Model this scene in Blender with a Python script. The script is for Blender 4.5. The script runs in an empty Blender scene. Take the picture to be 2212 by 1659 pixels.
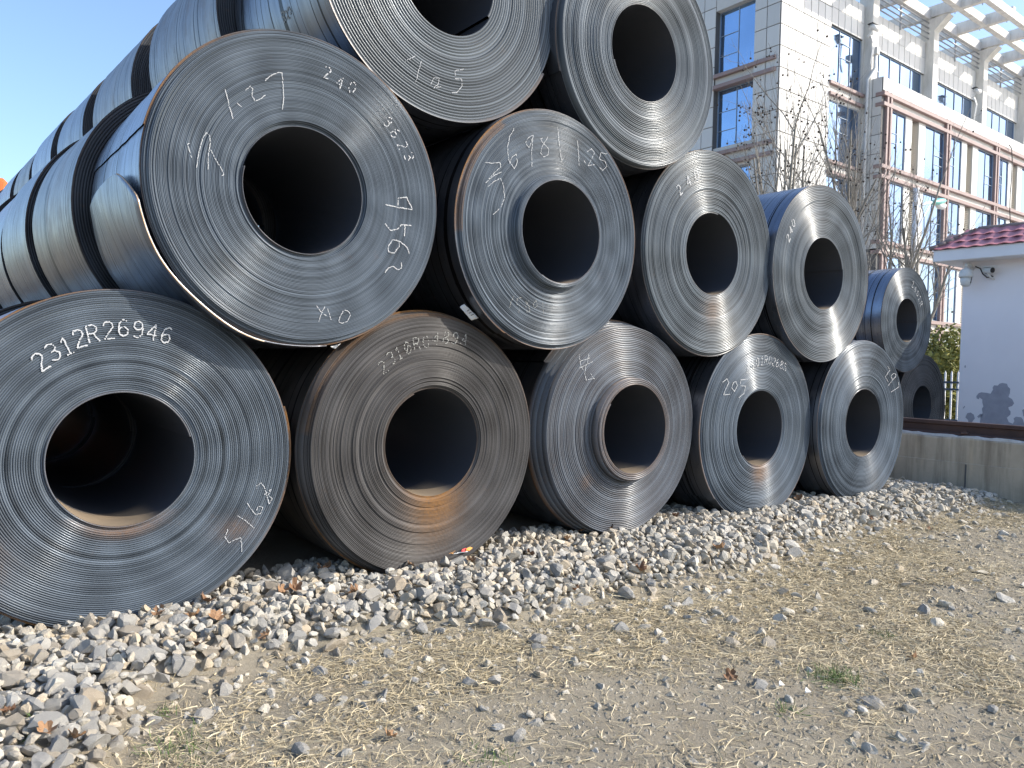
import bpy, math, random
import numpy as np
from mathutils import Vector, Matrix

sc = bpy.context.scene
RAD = math.radians
# ------------------------------------------------------------------ camera
PW, PH = 2212, 1659                      # working picture size used for measuring directions
F_PX, YAW, PITCH, ROLL = 1661.94, 0.658583, -0.031607, 0.022011
CAM = np.array([-0.987741, -4.561545, 1.567154])
_F = np.array([math.sin(YAW)*math.cos(PITCH), math.cos(YAW)*math.cos(PITCH), math.sin(PITCH)])
_R0 = np.array([math.cos(YAW), -math.sin(YAW), 0.0]); _U0 = np.cross(_R0, _F)
_R = math.cos(ROLL)*_R0 + math.sin(ROLL)*_U0
_U = -math.sin(ROLL)*_R0 + math.cos(ROLL)*_U0
cam_data = bpy.data.cameras.new('camera'); cam = bpy.data.objects.new('camera', cam_data)
sc.collection.objects.link(cam)
cam_data.sensor_fit = 'HORIZONTAL'; cam_data.sensor_width = 36.0
cam_data.lens = 36.0*F_PX/PW; cam_data.clip_start = 0.05; cam_data.clip_end = 3000
m = Matrix.Identity(4)
for i in range(3):
    m[i][0], m[i][1], m[i][2], m[i][3] = _R[i], _U[i], -_F[i], CAM[i]
cam.matrix_world = m
sc.camera = cam
# ------------------------------------------------------------------ sky and sun
SUN = np.array([1.2, -1.0, 1.0]); SUN = SUN/np.linalg.norm(SUN)      # towards the sun
SUN_EL = math.asin(SUN[2]); SUN_AZ = math.atan2(SUN[0], SUN[1])
world = bpy.data.worlds.new('World'); sc.world = world; world.use_nodes = True
wn = world.node_tree; wn.nodes.clear()
sky = wn.nodes.new('ShaderNodeTexSky'); sky.sky_type = 'NISHITA'; sky.sun_disc = False
sky.sun_elevation = SUN_EL; sky.sun_rotation = SUN_AZ
sky.air_density = 1.0; sky.dust_density = 2.0; sky.ozone_density = 3.2; sky.altitude = 50
bg = wn.nodes.new('ShaderNodeBackground'); bg.inputs[1].default_value = 0.15
wo = wn.nodes.new('ShaderNodeOutputWorld')
wn.links.new(sky.outputs[0], bg.inputs[0]); wn.links.new(bg.outputs[0], wo.inputs[0])
sun_d = bpy.data.lights.new('sun', 'SUN'); sun_d.energy = 2.75; sun_d.angle = RAD(0.53); sun_d.color = (1.0, 0.93, 0.82)
sun = bpy.data.objects.new('sun', sun_d); sc.collection.objects.link(sun)
sun.rotation_euler = Vector(tuple(-SUN)).to_track_quat('-Z', 'Y').to_euler()
sun.location = (20, -20, 30)
vs = sc.view_settings
vs.view_transform = 'Standard'; vs.look = 'None'; vs.gamma = 1.0; vs.exposure = 1.05; vs.use_curve_mapping = False
sc.cycles.use_denoising = True
sc.cycles.max_bounces = 6

# ------------------------------------------------------------------ picture point -> direction
S = PW/4096.0
def crop(x0, y0, k): return lambda x, y: ((x0+x*k)*S, (y0+y*k)*S)
c1 = crop(0, 0, 1400/1787); c2 = crop(1300, 0, 1600/1896); c3 = crop(2800, 0, 1296/2150)
c4 = crop(2900, 900, 1196/1653); c5 = crop(0, 1100, 1200/1422); c6 = crop(1100, 1200, 1800/2212)
c8 = crop(3400, 700, 696/1924); c9 = crop(3500, 1300, 596/1978); cA = crop(3400, 0, 696/2212)
cB = crop(0, 500, 700/1548); cC = crop(200, 0, 1100/2212)
def ray(u, v):
    d = (u-PW/2)*_R-(v-PH/2)*_U+F_PX*_F
    return d/np.linalg.norm(d)
def on_x(p, X): d = ray(*p); return CAM+(X-CAM[0])/d[0]*d
def on_y(p, Y): d = ray(*p); return CAM+(Y-CAM[1])/d[1]*d
def on_z(p, Z): d = ray(*p); return CAM+(Z-CAM[2])/d[2]*d

# ------------------------------------------------------------------ helpers
COL = sc.collection
ORIGIN = {}
def org(o): return ORIGIN.get(o.name, np.zeros(3)) if o is not None else np.zeros(3)
def tag(o, label=None, cat=None, group=None, kind=None):
    if label: o['label'] = label
    if cat: o['category'] = cat
    if group: o['group'] = group
    if kind: o['kind'] = kind
    return o
def empty(name, loc, label, cat, group=None):
    o = bpy.data.objects.new(name, None); COL.objects.link(o); o.location = tuple(map(float, loc))
    o.empty_display_size = 0.1
    ORIGIN[o.name] = np.array(loc, float)
    return tag(o, label, cat, group)
def mesh_obj(name, V, Fc, mat, parent=None, smooth=False, origin=None):
    """V in world coordinates."""
    V = np.asarray(V, float)
    o0 = org(parent) if parent is not None else (np.array(origin, float) if origin is not None else np.zeros(3))
    me = bpy.data.meshes.new(name)
    me.from_pydata((V-o0).tolist(), [], [tuple(f) for f in Fc])
    if smooth: me.polygons.foreach_set('use_smooth', [True]*len(me.polygons))
    me.materials.append(mat); me.update()
    o = bpy.data.objects.new(name, me); COL.objects.link(o)
    if parent is not None: o.parent = parent
    else: o.location = tuple(o0)
    ORIGIN[o.name] = o0
    return o
def shared(name, me, loc, parent, rot=None, scale=None):
    o = bpy.data.objects.new(name, me); COL.objects.link(o)
    o.parent = parent; o.location = tuple(float(a) for a in (np.array(loc, float)-org(parent)))
    if rot is not None: o.rotation_euler = rot
    if scale is not None: o.scale = scale
    return o
def quick_mesh(name, V, Fc, mat, smooth=False):
    me = bpy.data.meshes.new(name); me.from_pydata([tuple(v) for v in V], [], [tuple(f) for f in Fc])
    if smooth: me.polygons.foreach_set('use_smooth', [True]*len(me.polygons))
    me.materials.append(mat); me.update(); return me
class MB:
    def __init__(s): s.v = []; s.f = []
    def add(s, V, Fc):
        n = len(s.v); s.v += [tuple(map(float, a)) for a in V]; s.f += [tuple(i+n for i in f) for f in Fc]; return s
    def box(s, x0, x1, y0, y1, z0, z1, bev=0.0):
        if bev <= 0:
            V = [(x0,y0,z0),(x1,y0,z0),(x1,y1,z0),(x0,y1,z0),(x0,y0,z1),(x1,y0,z1),(x1,y1,z1),(x0,y1,z1)]
            return s.add(V, [(3,2,1,0),(4,5,6,7),(0,1,5,4),(1,2,6,5),(2,3,7,6),(3,0,4,7)])
        V = []; c = np.array([(x0+x1)/2,(y0+y1)/2,(z0+z1)/2]); h = np.array([(x1-x0)/2,(y1-y0)/2,(z1-z0)/2])
        idx = {}
        for sx in (-1,1):
            for sy in (-1,1):
                for sz in (-1,1):
                    for ax in range(3):
                        d = h-bev; d[ax] = h[ax]
                        idx[(sx,sy,sz,ax)] = len(V); V.append(c+d*np.array([sx,sy,sz]))
        Fc = []
        for sg in (-1,1):
            Fc.append([idx[(sg,a,b,0)] for a,b in ((-1,-1),(1,-1),(1,1),(-1,1))][::sg])
            Fc.append([idx[(b,sg,a,1)] for a,b in ((-1,-1),(1,-1),(1,1),(-1,1))][::sg])
            Fc.append([idx[(a,b,sg,2)] for a,b in ((-1,-1),(1,-1),(1,1),(-1,1))][::sg])
        for a in (-1,1):
            for b in (-1,1):
                e1 = [idx[(a,b,-1,0)],idx[(a,b,1,0)],idx[(a,b,1,1)],idx[(a,b,-1,1)]]
                e2 = [idx[(-1,a,b,1)],idx[(1,a,b,1)],idx[(1,a,b,2)],idx[(-1,a,b,2)]]
                e3 = [idx[(b,-1,a,2)],idx[(b,1,a,2)],idx[(b,1,a,0)],idx[(b,-1,a,0)]]
                k = -a*b
                Fc += [e1[::k], e2[::k], e3[::k]]
        for sx in (-1,1):
            for sy in (-1,1):
                for sz in (-1,1):
                    Fc.append([idx[(sx,sy,sz,i)] for i in range(3)][::sx*sy*sz])
        return s.add(V, Fc)
    def tube(s, P, r, n=8, cap=True):
        P = [np.array(p, float) for p in P]; rr = r if hasattr(r, '__len__') else [r]*len(P)
        base = len(s.v); ref = None
        for i, p in enumerate(P):
            t = P[min(i+1,len(P)-1)]-P[max(i-1,0)]; t = t/(np.linalg.norm(t)+1e-12)
            if ref is None:
                ref = np.cross(t, [0,0,1.0])
                if np.linalg.norm(ref) < 0.1: ref = np.cross(t, [0,1.0,0])
            a = ref-t*(ref@t); a /= np.linalg.norm(a)+1e-12; ref = a; b = np.cross(t, a)
            for k in range(n):
                w = 2*math.pi*k/n; s.v.append(tuple(p+rr[i]*(math.cos(w)*a+math.sin(w)*b)))
        for i in range(len(P)-1):
            for k in range(n):
                k2 = (k+1) % n
                s.f.append((base+i*n+k, base+i*n+k2, base+(i+1)*n+k2, base+(i+1)*n+k))
        if cap:
            s.f.append(tuple(base+k for k in range(n))[::-1]); q = base+(len(P)-1)*n
            s.f.append(tuple(q+k for k in range(n)))
        return s
    def prism(s, poly, y0, y1, axis='y'):
        """extrude a closed polygon; poly in the two other axes (x,z for y; y,z for x)."""
        n = len(poly); V = []
        for t in (y0, y1):
            for a, b in poly: V.append((a, t, b) if axis == 'y' else (t, a, b) if axis == 'x' else (a, b, t))
        Fc = [tuple(range(n)), tuple(range(2*n-1, n-1, -1))]+[(i, n+i, n+(i+1) % n, (i+1) % n) for i in range(n)]
        return s.add(V, Fc)
    def build(s, name, mat, parent=None, smooth=False, origin=None):
        return mesh_obj(name, s.v, s.f, mat, parent, smooth, origin)
    def mesh(s, name, mat, smooth=False): return quick_mesh(name, s.v, s.f, mat, smooth)

# ------------------------------------------------------------------ materials
def hexc(r, g, b):                                    # sRGB 0-255 -> linear
    f = lambda c: ((c/255+0.055)/1.055)**2.4 if c > 10 else c/255/12.92
    return (f(r), f(g), f(b))
class Mat:
    def __init__(s, name):
        s.m = bpy.data.materials.new(name); s.m.use_nodes = True; s.t = s.m.node_tree; s.t.nodes.clear()
        s.o = s.n('OutputMaterial'); s.p = s.n('BsdfPrincipled'); s.l(s.p.outputs[0], s.o.inputs[0])
        s.tc = s.n('TexCoord')
    def n(s, t): return s.t.nodes.new('ShaderNode'+t)
    def l(s, a, b): s.t.links.new(a, b)
    def setv(s, sock, v):
        if hasattr(v, 'is_linked') or isinstance(v, bpy.types.NodeSocket): s.l(v, sock)
        elif isinstance(v, tuple) and len(v) == 3 and sock.type == 'RGBA': sock.default_value = (*v, 1)
        else: sock.default_value = v
    def noise(s, scale=5.0, detail=4.0, rough=0.55, vec=None, sc3=None, dist=0.0):
        x = s.n('TexNoise'); x.inputs['Scale'].default_value = scale; x.inputs['Detail'].default_value = detail
        x.inputs['Roughness'].default_value = rough; x.inputs['Distortion'].default_value = dist
        v = vec or s.tc.outputs['Object']
        if sc3:
            mp = s.n('Mapping'); mp.inputs['Scale'].default_value = sc3; s.l(v, mp.inputs[0]); v = mp.outputs[0]
        s.l(v, x.inputs['Vector']); return x.outputs[0]
    def vor(s, scale, vec=None, feature='F1'):
        x = s.n('TexVoronoi'); x.feature = feature; x.inputs['Scale'].default_value = scale
        s.l(vec or s.tc.outputs['Object'], x.inputs['Vector']); return x
    def ramp(s, fac, lo, hi, a=0.0, b=1.0):
        x = s.n('MapRange'); x.clamp = True
        for i, v in ((1, lo), (2, hi), (3, a), (4, b)): x.inputs[i].default_value = v
        s.l(fac, x.inputs[0]); return x.outputs[0]
    def mix(s, fac, a, b, mode='MIX'):
        x = s.n('Mix'); x.data_type = 'RGBA'; x.blend_type = mode
        s.setv(x.inputs[0], fac); s.setv(x.inputs[6], a); s.setv(x.inputs[7], b); return x.outputs[2]
    def math(s, op, a, b=0.0):
        x = s.n('Math'); x.operation = op; s.setv(x.inputs[0], a); s.setv(x.inputs[1], b); return x.outputs[0]
    def attr(s, name): x = s.n('Attribute'); x.attribute_name = name; return x
    def bump(s, h, strength=0.3, dist=0.01):
        x = s.n('Bump'); x.inputs['Strength'].default_value = strength; x.inputs['Distance'].default_value = dist
        s.l(h, x.inputs['Height']); s.l(x.outputs[0], s.p.inputs['Normal']); return s
    def set(s, base=None, rough=None, metal=None, spec=None):
        for k, v in (('Base Color', base), ('Roughness', rough), ('Metallic', metal), ('Specular IOR Level', spec)):
            if v is not None: s.setv(s.p.inputs[k], v)
        return s
def plain(name, a, b=None, scale=6.0, rough=0.6, metal=0.0, bump=0.0, bscale=40.0, spec=None, bdist=0.01):
    M = Mat(name)
    if b is None: M.set(a, rough, metal, spec)
    else: M.set(M.mix(M.ramp(M.noise(scale, 6, 0.6), 0.3, 0.7), a, b), rough, metal, spec)
    if bump: M.bump(M.noise(bscale, 5, 0.6), bump, bdist)
    return M.m

def steel_edge(name, tint, rough=0.36):
    M = Mat(name)
    tone = M.attr('tone').outputs['Fac']; rust = M.attr('rust').outputs['Fac']
    base = M.mix(tone, tuple(t*0.16 for t in tint), tint)
    n1 = M.noise(3.0, 5, 0.6); base = M.mix(M.ramp(n1, 0.4, 0.8, 0, 0.25), base, tuple(t*0.55 for t in tint))
    n2 = M.noise(60, 4, 0.7)
    rust = M.math('ADD', rust, M.ramp(M.noise(4.5, 6, 0.7), 0.60, 0.80, 0, 0.22))
    rf = M.math('MULTIPLY', rust, M.ramp(n2, 0.25, 0.65, 0.45, 1.15)); rf = M.math('MINIMUM', rf, 1.0)
    rc = M.mix(M.noise(25, 4), (0.30, 0.145, 0.04), (0.11, 0.058, 0.028))
    M.set(M.mix(rf, base, rc), M.math('ADD', M.math('MULTIPLY', rf, 0.3), M.ramp(M.noise(120, 3), 0.3, 0.7, rough-0.04, rough+0.07)),
          M.math('SUBTRACT', 0.06, M.math('MULTIPLY', rf, 0.07)), 0.12)
    return M.m
def steel_body(name, tint=(0.215, 0.235, 0.28), rough=0.30, rusty=0.0):
    M = Mat(name)
    oi = M.n('ObjectInfo')
    sep = M.n('SeparateXYZ'); M.l(M.tc.outputs['Object'], sep.inputs[0])
    # tracks running round the coil
    n1 = M.n('TexNoise'); n1.noise_dimensions = '1D'; n1.inputs['Scale'].default_value = 7.0; n1.inputs['Detail'].default_value = 2.0
    M.l(M.math('ADD', sep.outputs[1], M.math('MULTIPLY', oi.outputs['Random'], 53.0)), n1.inputs['W'])
    track = M.math('COMPARE', n1.outputs[0], 0.56); M.t.nodes[-1].inputs[2].default_value = 0.02
    n1b = M.n('TexNoise'); n1b.noise_dimensions = '1D'; n1b.inputs['Scale'].default_value = 2.6; n1b.inputs['Detail'].default_value = 1.0
    M.l(M.math('ADD', sep.outputs[1], M.math('MULTIPLY', oi.outputs['Random'], 91.0)), n1b.inputs['W'])
    band = M.ramp(n1b.outputs[0], 0.42, 0.62)
    # smears stretched round the coil
    add = M.n('VectorMath'); add.operation = 'ADD'
    cmb = M.n('CombineXYZ')
    for i in range(3): M.l(M.math('MULTIPLY', oi.outputs['Random'], 17.0+i*9), cmb.inputs[i])
    M.l(M.tc.outputs['Object'], add.inputs[0]); M.l(cmb.outputs[0], add.inputs[1])
    sm = M.noise(1.0, 6, 0.65, add.outputs[0], (1.1, 14, 1.1)); fine = M.noise(1.0, 5, 0.7, add.outputs[0], (6, 70, 6))
    base = M.mix(M.ramp(sm, 0.35, 0.7), tint, tuple(t*0.55 for t in tint))
    base = M.mix(M.math('MULTIPLY', band, 0.4), base, (tint[0]*1.25, tint[1]*1.15, tint[2]*1.0))
    spots = M.ramp(M.noise(2.2, 6, 0.7, add.outputs[0], (1, 2.2, 1)), 0.56-rusty*0.2, 0.76, 0, 0.38+rusty*0.6)
    base = M.mix(spots, base, (0.125, 0.085, 0.06))
    base = M.mix(M.math('MULTIPLY', track, 0.95), base, (0.018, 0.017, 0.018))
    M.set(base, M.math('ADD', M.ramp(fine, 0.3, 0.75, rough-0.06, rough+0.16), M.math('MULTIPLY', spots, 0.2)), M.math('SUBTRACT', 0.9, spots))
    M.bump(M.math('ADD', M.math('MULTIPLY', track, -0.6), M.math('MULTIPLY', sm, 0.5)), 0.35, 0.004)
    return M.m

MAT = {}
MAT['edge_blue'] = steel_edge('coil_edge_steel', (0.140, 0.170, 0.205), 0.21)
MAT['edge_pale'] = steel_edge('coil_edge_bright_steel', (0.152, 0.176, 0.198), 0.21)
MAT['edge_brown'] = steel_edge('coil_edge_browned_steel', (0.116, 0.114, 0.114), 0.29)
MAT['edge_shaded'] = steel_edge('coil_edge_shaded_steel', (0.075, 0.08, 0.09), 0.4)  # darker copy of the end steel, shade on the rear coils painted in
MAT['body'] = steel_body('coil_body_steel')
MAT['body_warm'] = steel_body('coil_body_browned', (0.26, 0.245, 0.24), 0.33, 0.3)
MAT['body_cool'] = steel_body('coil_body_blue', (0.27, 0.305, 0.375), 0.28)
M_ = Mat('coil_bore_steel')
_d = M_.attr('dust').outputs['Fac']                    # sunlit crescent low in the bore, painted in a pale dusty colour
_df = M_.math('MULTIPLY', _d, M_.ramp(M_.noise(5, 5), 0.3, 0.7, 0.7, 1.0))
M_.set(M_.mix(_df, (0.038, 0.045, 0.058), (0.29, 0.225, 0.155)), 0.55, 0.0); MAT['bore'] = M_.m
MAT['chalk'] = plain('chalk_white', (0.50, 0.51, 0.52), rough=0.9)
MAT['chalk_faint'] = plain('chalk_faded', (0.30, 0.30, 0.28), rough=0.9)

def glassm(name, tint, rough=0.07):
    M = Mat(name); M.set(M.mix(M.ramp(M.noise(0.35, 3), 0.3, 0.7, 0, 1), tint, tuple(t*0.8 for t in tint)), rough, 0.9)
    M.bump(M.noise(0.8, 2), 0.02, 0.02); return M.m
MAT['glass_front'] = glassm('sky_toned_window_glass', (0.19, 0.285, 0.44))  # front copy of the same glass, brightness of its sky reflection set by tint
MAT['glass'] = glassm('tinted_window_glass', (0.33, 0.47, 0.66))
def stone_panel():
    M = Mat('cladding_panel'); oi = M.n('ObjectInfo')
    a = M.mix(oi.outputs['Random'], (0.58, 0.565, 0.53), (0.65, 0.635, 0.595))
    st = M.ramp(M.noise(1.0, 5, 0.6, None, (3.5, 3.5, 0.35)), 0.55, 0.8, 0, 0.25)
    M.set(M.mix(st, a, (0.40, 0.37, 0.32)), 0.55, 0); M.bump(M.noise(30, 4), 0.08, 0.005); return M.m
MAT['panel'] = stone_panel()
MAT['joint'] = plain('panel_joint_grey', (0.12, 0.115, 0.11), rough=0.8)
MAT['plaster'] = plain('building_plaster', (0.62, 0.60, 0.55), (0.54, 0.52, 0.48), 1.2, 0.7, bump=0.1)
MAT['conc_beam'] = (lambda M: (M.set(M.mix(M.ramp(M.noise(1.0, 6, 0.65, None, (2.5, 2.5, 0.7)), 0.4, 0.72), (0.76, 0.73, 0.67), (0.56, 0.53, 0.47)), 0.75), M.bump(M.noise(12, 5), 0.15, 0.01), M.m)[-1])(Mat('pergola_concrete'))
MAT['redbrown'] = plain('dusty_red_paint', (0.27, 0.19, 0.175), (0.32, 0.235, 0.215), 1.5, 0.6)
MAT['frame'] = plain('window_frame_dark', (0.33, 0.39, 0.46), rough=0.4, metal=0.3)
MAT['pipe'] = plain('galvanised_pipe', (0.42, 0.43, 0.44), (0.30, 0.31, 0.33), 5, 0.4, 0.5)
MAT['louver'] = plain('louver_cream', (0.52, 0.47, 0.39), rough=0.6)
MAT['dark'] = plain('black_rubber', (0.015, 0.015, 0.017), rough=0.5)
MAT['white_pl'] = plain('white_plastic', (0.72, 0.72, 0.70), (0.6, 0.6, 0.57), 9, 0.4)
MAT['gate_wall'] = plain('gatehouse_paint', (0.89, 0.865, 0.885), (0.84, 0.815, 0.84), 1.4, 0.75, bump=0.12, bscale=25)
MAT['gate_trim'] = plain('gatehouse_fascia', (0.86, 0.85, 0.86), (0.78, 0.77, 0.78), 2.0, 0.7, bump=0.08)
MAT['bare_plaster'] = plain('bare_grey_render', (0.33, 0.33, 0.38), (0.42, 0.42, 0.47), 6, 0.9, bump=0.3, bscale=60)
def tile_m():
    M = Mat('glazed_roof_tile'); oi = M.n('ObjectInfo')
    a = M.mix(oi.outputs['Random'], (0.38, 0.145, 0.17), (0.47, 0.20, 0.225))
    M.set(M.mix(M.ramp(M.noise(8, 5), 0.5, 0.8, 0, 0.6), a, (0.17, 0.065, 0.065)), 0.5); M.bump(M.noise(50, 4), 0.15, 0.004); return M.m
MAT['tile'] = tile_m()
MAT['mortar'] = plain('ridge_mortar', (0.28, 0.22, 0.20), (0.2, 0.15, 0.14), 12, 0.9, bump=0.4, bscale=30)
def wall_conc():
    M = Mat('stained_concrete')
    a = M.mix(M.ramp(M.noise(1.6, 7, 0.65), 0.3, 0.7), (0.56, 0.48, 0.37), (0.42, 0.355, 0.27))
    st = M.ramp(M.noise(1.0, 6, 0.65, None, (5, 5, 0.45)), 0.48, 0.68)
    a = M.mix(M.math('MULTIPLY', st, 0.75), a, (0.20, 0.165, 0.12))
    a = M.mix(M.ramp(M.noise(1.0, 5, 0.6, None, (7, 7, 0.8)), 0.6, 0.78, 0, 0.6), a, (0.62, 0.50, 0.34))
    M.set(a, 0.85); M.bump(M.noise(18, 7, 0.65), 0.35, 0.012); return M.m
MAT['wall'] = wall_conc()
MAT['wall_cap'] = plain('broken_mortar', (0.60, 0.59, 0.57), (0.45, 0.43, 0.40), 10, 0.9, bump=0.5, bscale=30)
MAT['rail'] = plain('rusty_rail', (0.115, 0.066, 0.05), (0.075, 0.045, 0.038), 4, 0.75, 0.2, bump=0.25, bscale=60)
MAT['picket'] = plain('white_picket_paint', (0.74, 0.75, 0.76), rough=0.45)
MAT['fence_rail'] = plain('dark_blue_fence_rail', (0.05, 0.075, 0.11), rough=0.5)
MAT['bark'] = plain('plane_bark', (0.33, 0.30, 0.25), (0.17, 0.15, 0.12), 9, 0.85, bump=0.3)
MAT['twig'] = plain('bare_twig', (0.17, 0.155, 0.135), (0.30, 0.28, 0.245), 5, 0.85)
MAT['seed'] = plain('seed_ball', (0.045, 0.035, 0.028), rough=0.95)
MAT['lamp_white'] = plain('lamp_post_white', (0.66, 0.69, 0.72), rough=0.4)
MAT['lamp_green'] = plain('lamp_head_green', (0.10, 0.42, 0.36), (0.25, 0.55, 0.50), 4, 0.35)
MAT['leaf_dry'] = (lambda M: (M.set(M.mix(M.n('ObjectInfo').outputs['Random'], (0.16, 0.08, 0.04), (0.30, 0.175, 0.09)), 0.75), M.bump(M.noise(40, 4), 0.3, 0.004), M.m)[-1])(Mat('dry_plane_leaf'))
MAT['paper'] = plain('paper_white', (0.74, 0.74, 0.72), (0.62, 0.62, 0.62), 14, 0.8)
MAT['orange'] = plain('orange_machine_paint', (0.62, 0.16, 0.03), (0.52, 0.13, 0.03), 5, 0.45)
MAT['wrap_orange'] = plain('wrapper_orange', (0.7, 0.30, 0.03), rough=0.4)
MAT['wrap_red'] = plain('wrapper_red', (0.6, 0.03, 0.03), rough=0.4)
def stone_m():
    M = Mat('crushed_limestone')
    t = M.attr('tone').outputs['Color']
    n = M.noise(28, 6, 0.65); w = M.noise(9, 5, 0.6)
    a = M.mix(M.ramp(n, 0.38, 0.75, 0, 0.45), t, (0.13, 0.125, 0.115)); a = M.mix(M.ramp(w, 0.55, 0.75, 0, 0.45), a, (0.50, 0.465, 0.40))
    M.set(a, 0.88); M.bump(M.noise(55, 7, 0.7), 0.8, 0.010); return M.m
MAT['stone'] = stone_m()
def stone_obj():
    M = Mat('crushed_limestone_piece'); oi = M.n('ObjectInfo')
    r = M.n('ValToRGB'); e = r.color_ramp.elements
    e[0].position = 0; e[0].color = (0.34, 0.33, 0.305, 1); e[1].position = 1; e[1].color = (0.43, 0.35, 0.25, 1)
    for pz, cc in ((0.3, (0.36, 0.35, 0.325, 1)), (0.6, (0.45, 0.43, 0.39, 1)), (0.8, (0.42, 0.385, 0.325, 1))):
        x = e.new(pz); x.color = cc
    M.l(oi.outputs['Random'], r.inputs[0])
    n = M.noise(28, 6, 0.65); w = M.noise(9, 5, 0.6)
    a = M.mix(M.ramp(n, 0.38, 0.75, 0, 0.45), r.outputs[0], (0.13, 0.125, 0.115)); a = M.mix(M.ramp(w, 0.55, 0.75, 0, 0.45), a, (0.50, 0.465, 0.40))
    M.set(a, 0.88); M.bump(M.noise(55, 7, 0.7), 0.8, 0.010); return M.m
MAT['stone1'] = stone_obj()
def dirt_m():
    M = Mat('dry_dirt')
    a = M.mix(M.ramp(M.noise(1.3, 7, 0.62), 0.32, 0.68), (0.21, 0.18, 0.13), (0.305, 0.265, 0.195))
    a = M.mix(M.ramp(M.noise(45, 6, 0.7), 0.45, 0.72, 0, 0.7), a, (0.31, 0.275, 0.21))
    a = M.mix(M.ramp(M.noise(17, 5, 0.7), 0.55, 0.78, 0, 0.6), a, (0.12, 0.10, 0.072))
    # paved yard and street well beyond the pile
    sep = M.n('SeparateXYZ'); M.l(M.tc.outputs['Object'], sep.inputs[0])
    far = M.ramp(sep.outputs[0], 16.0, 18.0)
    a = M.mix(far, a, (0.42, 0.40, 0.37))
    M.set(a, 0.95)
    M.bump(M.math('ADD', M.noise(60, 8, 0.72), M.math('MULTIPLY', M.noise(220, 4, 0.7), 0.5)), 0.7, 0.012); return M.m
MAT['dirt'] = dirt_m()
def straw_m(name, a, b):
    M = Mat(name); t = M.attr('tone').outputs['Fac']
    M.set(M.mix(t, a, b), 0.7); return M.m
MAT['straw'] = straw_m('straw', (0.29, 0.225, 0.12), (0.66, 0.56, 0.365))
MAT['grass'] = straw_m('green_grass', (0.05, 0.10, 0.02), (0.13, 0.20, 0.05))
MAT['hedge'] = straw_m('hedge_leaf', (0.085, 0.10, 0.02), (0.34, 0.32, 0.08))

def set_attr(o, name, vals, kind='FLOAT'):
    a = o.data.attributes.new(name, kind if kind == 'FLOAT' else 'FLOAT_COLOR', 'POINT')
    if kind == 'FLOAT': a.data.foreach_set('value', np.asarray(vals, np.float32))
    else: a.data.foreach_set('color', np.asarray(vals, np.float32).ravel())
rng = np.random.default_rng(7)

# ================================================================== GROUND
def fbm(x, y, seed=0):
    r = np.random.default_rng(seed); out = 0*x
    for k in range(7):
        a = r.uniform(0, 2*math.pi); f = 0.6*1.7**k; ph = r.uniform(0, 6.28, 2)
        out = out+np.sin(f*(x*math.cos(a)+y*math.sin(a))+ph[0])*np.sin(f*(-x*math.sin(a)+y*math.cos(a))*0.9+ph[1])/1.45**k
    return out*0.4
BX = [-9, -3.0, -1.0, -0.75, -0.45, -0.28, -0.1, 0.42, 1.15, 1.65, 2.36, 3.27, 5.0, 6.7, 8.96, 12, 30]
BY = [-2.6, -2.3, -1.75, -1.6, -1.45, -1.05, -0.75, -0.72, -0.76, -0.92, -0.98, -1.15, -0.95, -0.85, -1.0, -1.1, -1.1]
def gravel_edge(x): return np.interp(x, BX, BY)
def gmask(x, y):
    e = gravel_edge(x)+0.09*fbm(x*3, y*3, 5)
    g = np.clip((y-e+0.12)/0.45, 0, 1); return g*g*(3-2*g)*np.clip((9.6-x)/0.6, 0, 1)
def ground_z(x, y):
    near = np.exp(-((x-2)/16.0)**2-((y+1)/12.0)**2)
    return -0.02+0.10*gmask(x, y)+0.022*fbm(x*1.3, y*1.3, 3)*near+0.007*fbm(x*7, y*7, 9)*near
xs = np.concatenate([[-1500, -300, -80, -30, -15, -9], np.arange(-6, 11.01, 0.07), [12.5, 14, 16, 20, 26, 34, 50, 90, 300, 1500]])
ys = np.concatenate([[-1500, -300, -80, -30, -15, -9], np.arange(-6, 1.61, 0.07), [2.2, 3, 4.5, 7, 11, 18, 30, 60, 120, 400, 1500]])
GX, GY = np.meshgrid(xs, ys)
GZ = ground_z(GX, GY)
nx, ny = len(xs), len(ys)
idx = np.arange(nx*ny).reshape(ny, nx)
Q = np.stack([idx[:-1, :-1], idx[:-1, 1:], idx[1:, 1:], idx[1:, :-1]], -1).reshape(-1, 4)
ground = mesh_obj('ground', np.stack([GX, GY, GZ], -1).reshape(-1, 3), Q.tolist(), MAT['dirt'], smooth=True)
tag(ground, kind='structure')

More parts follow.
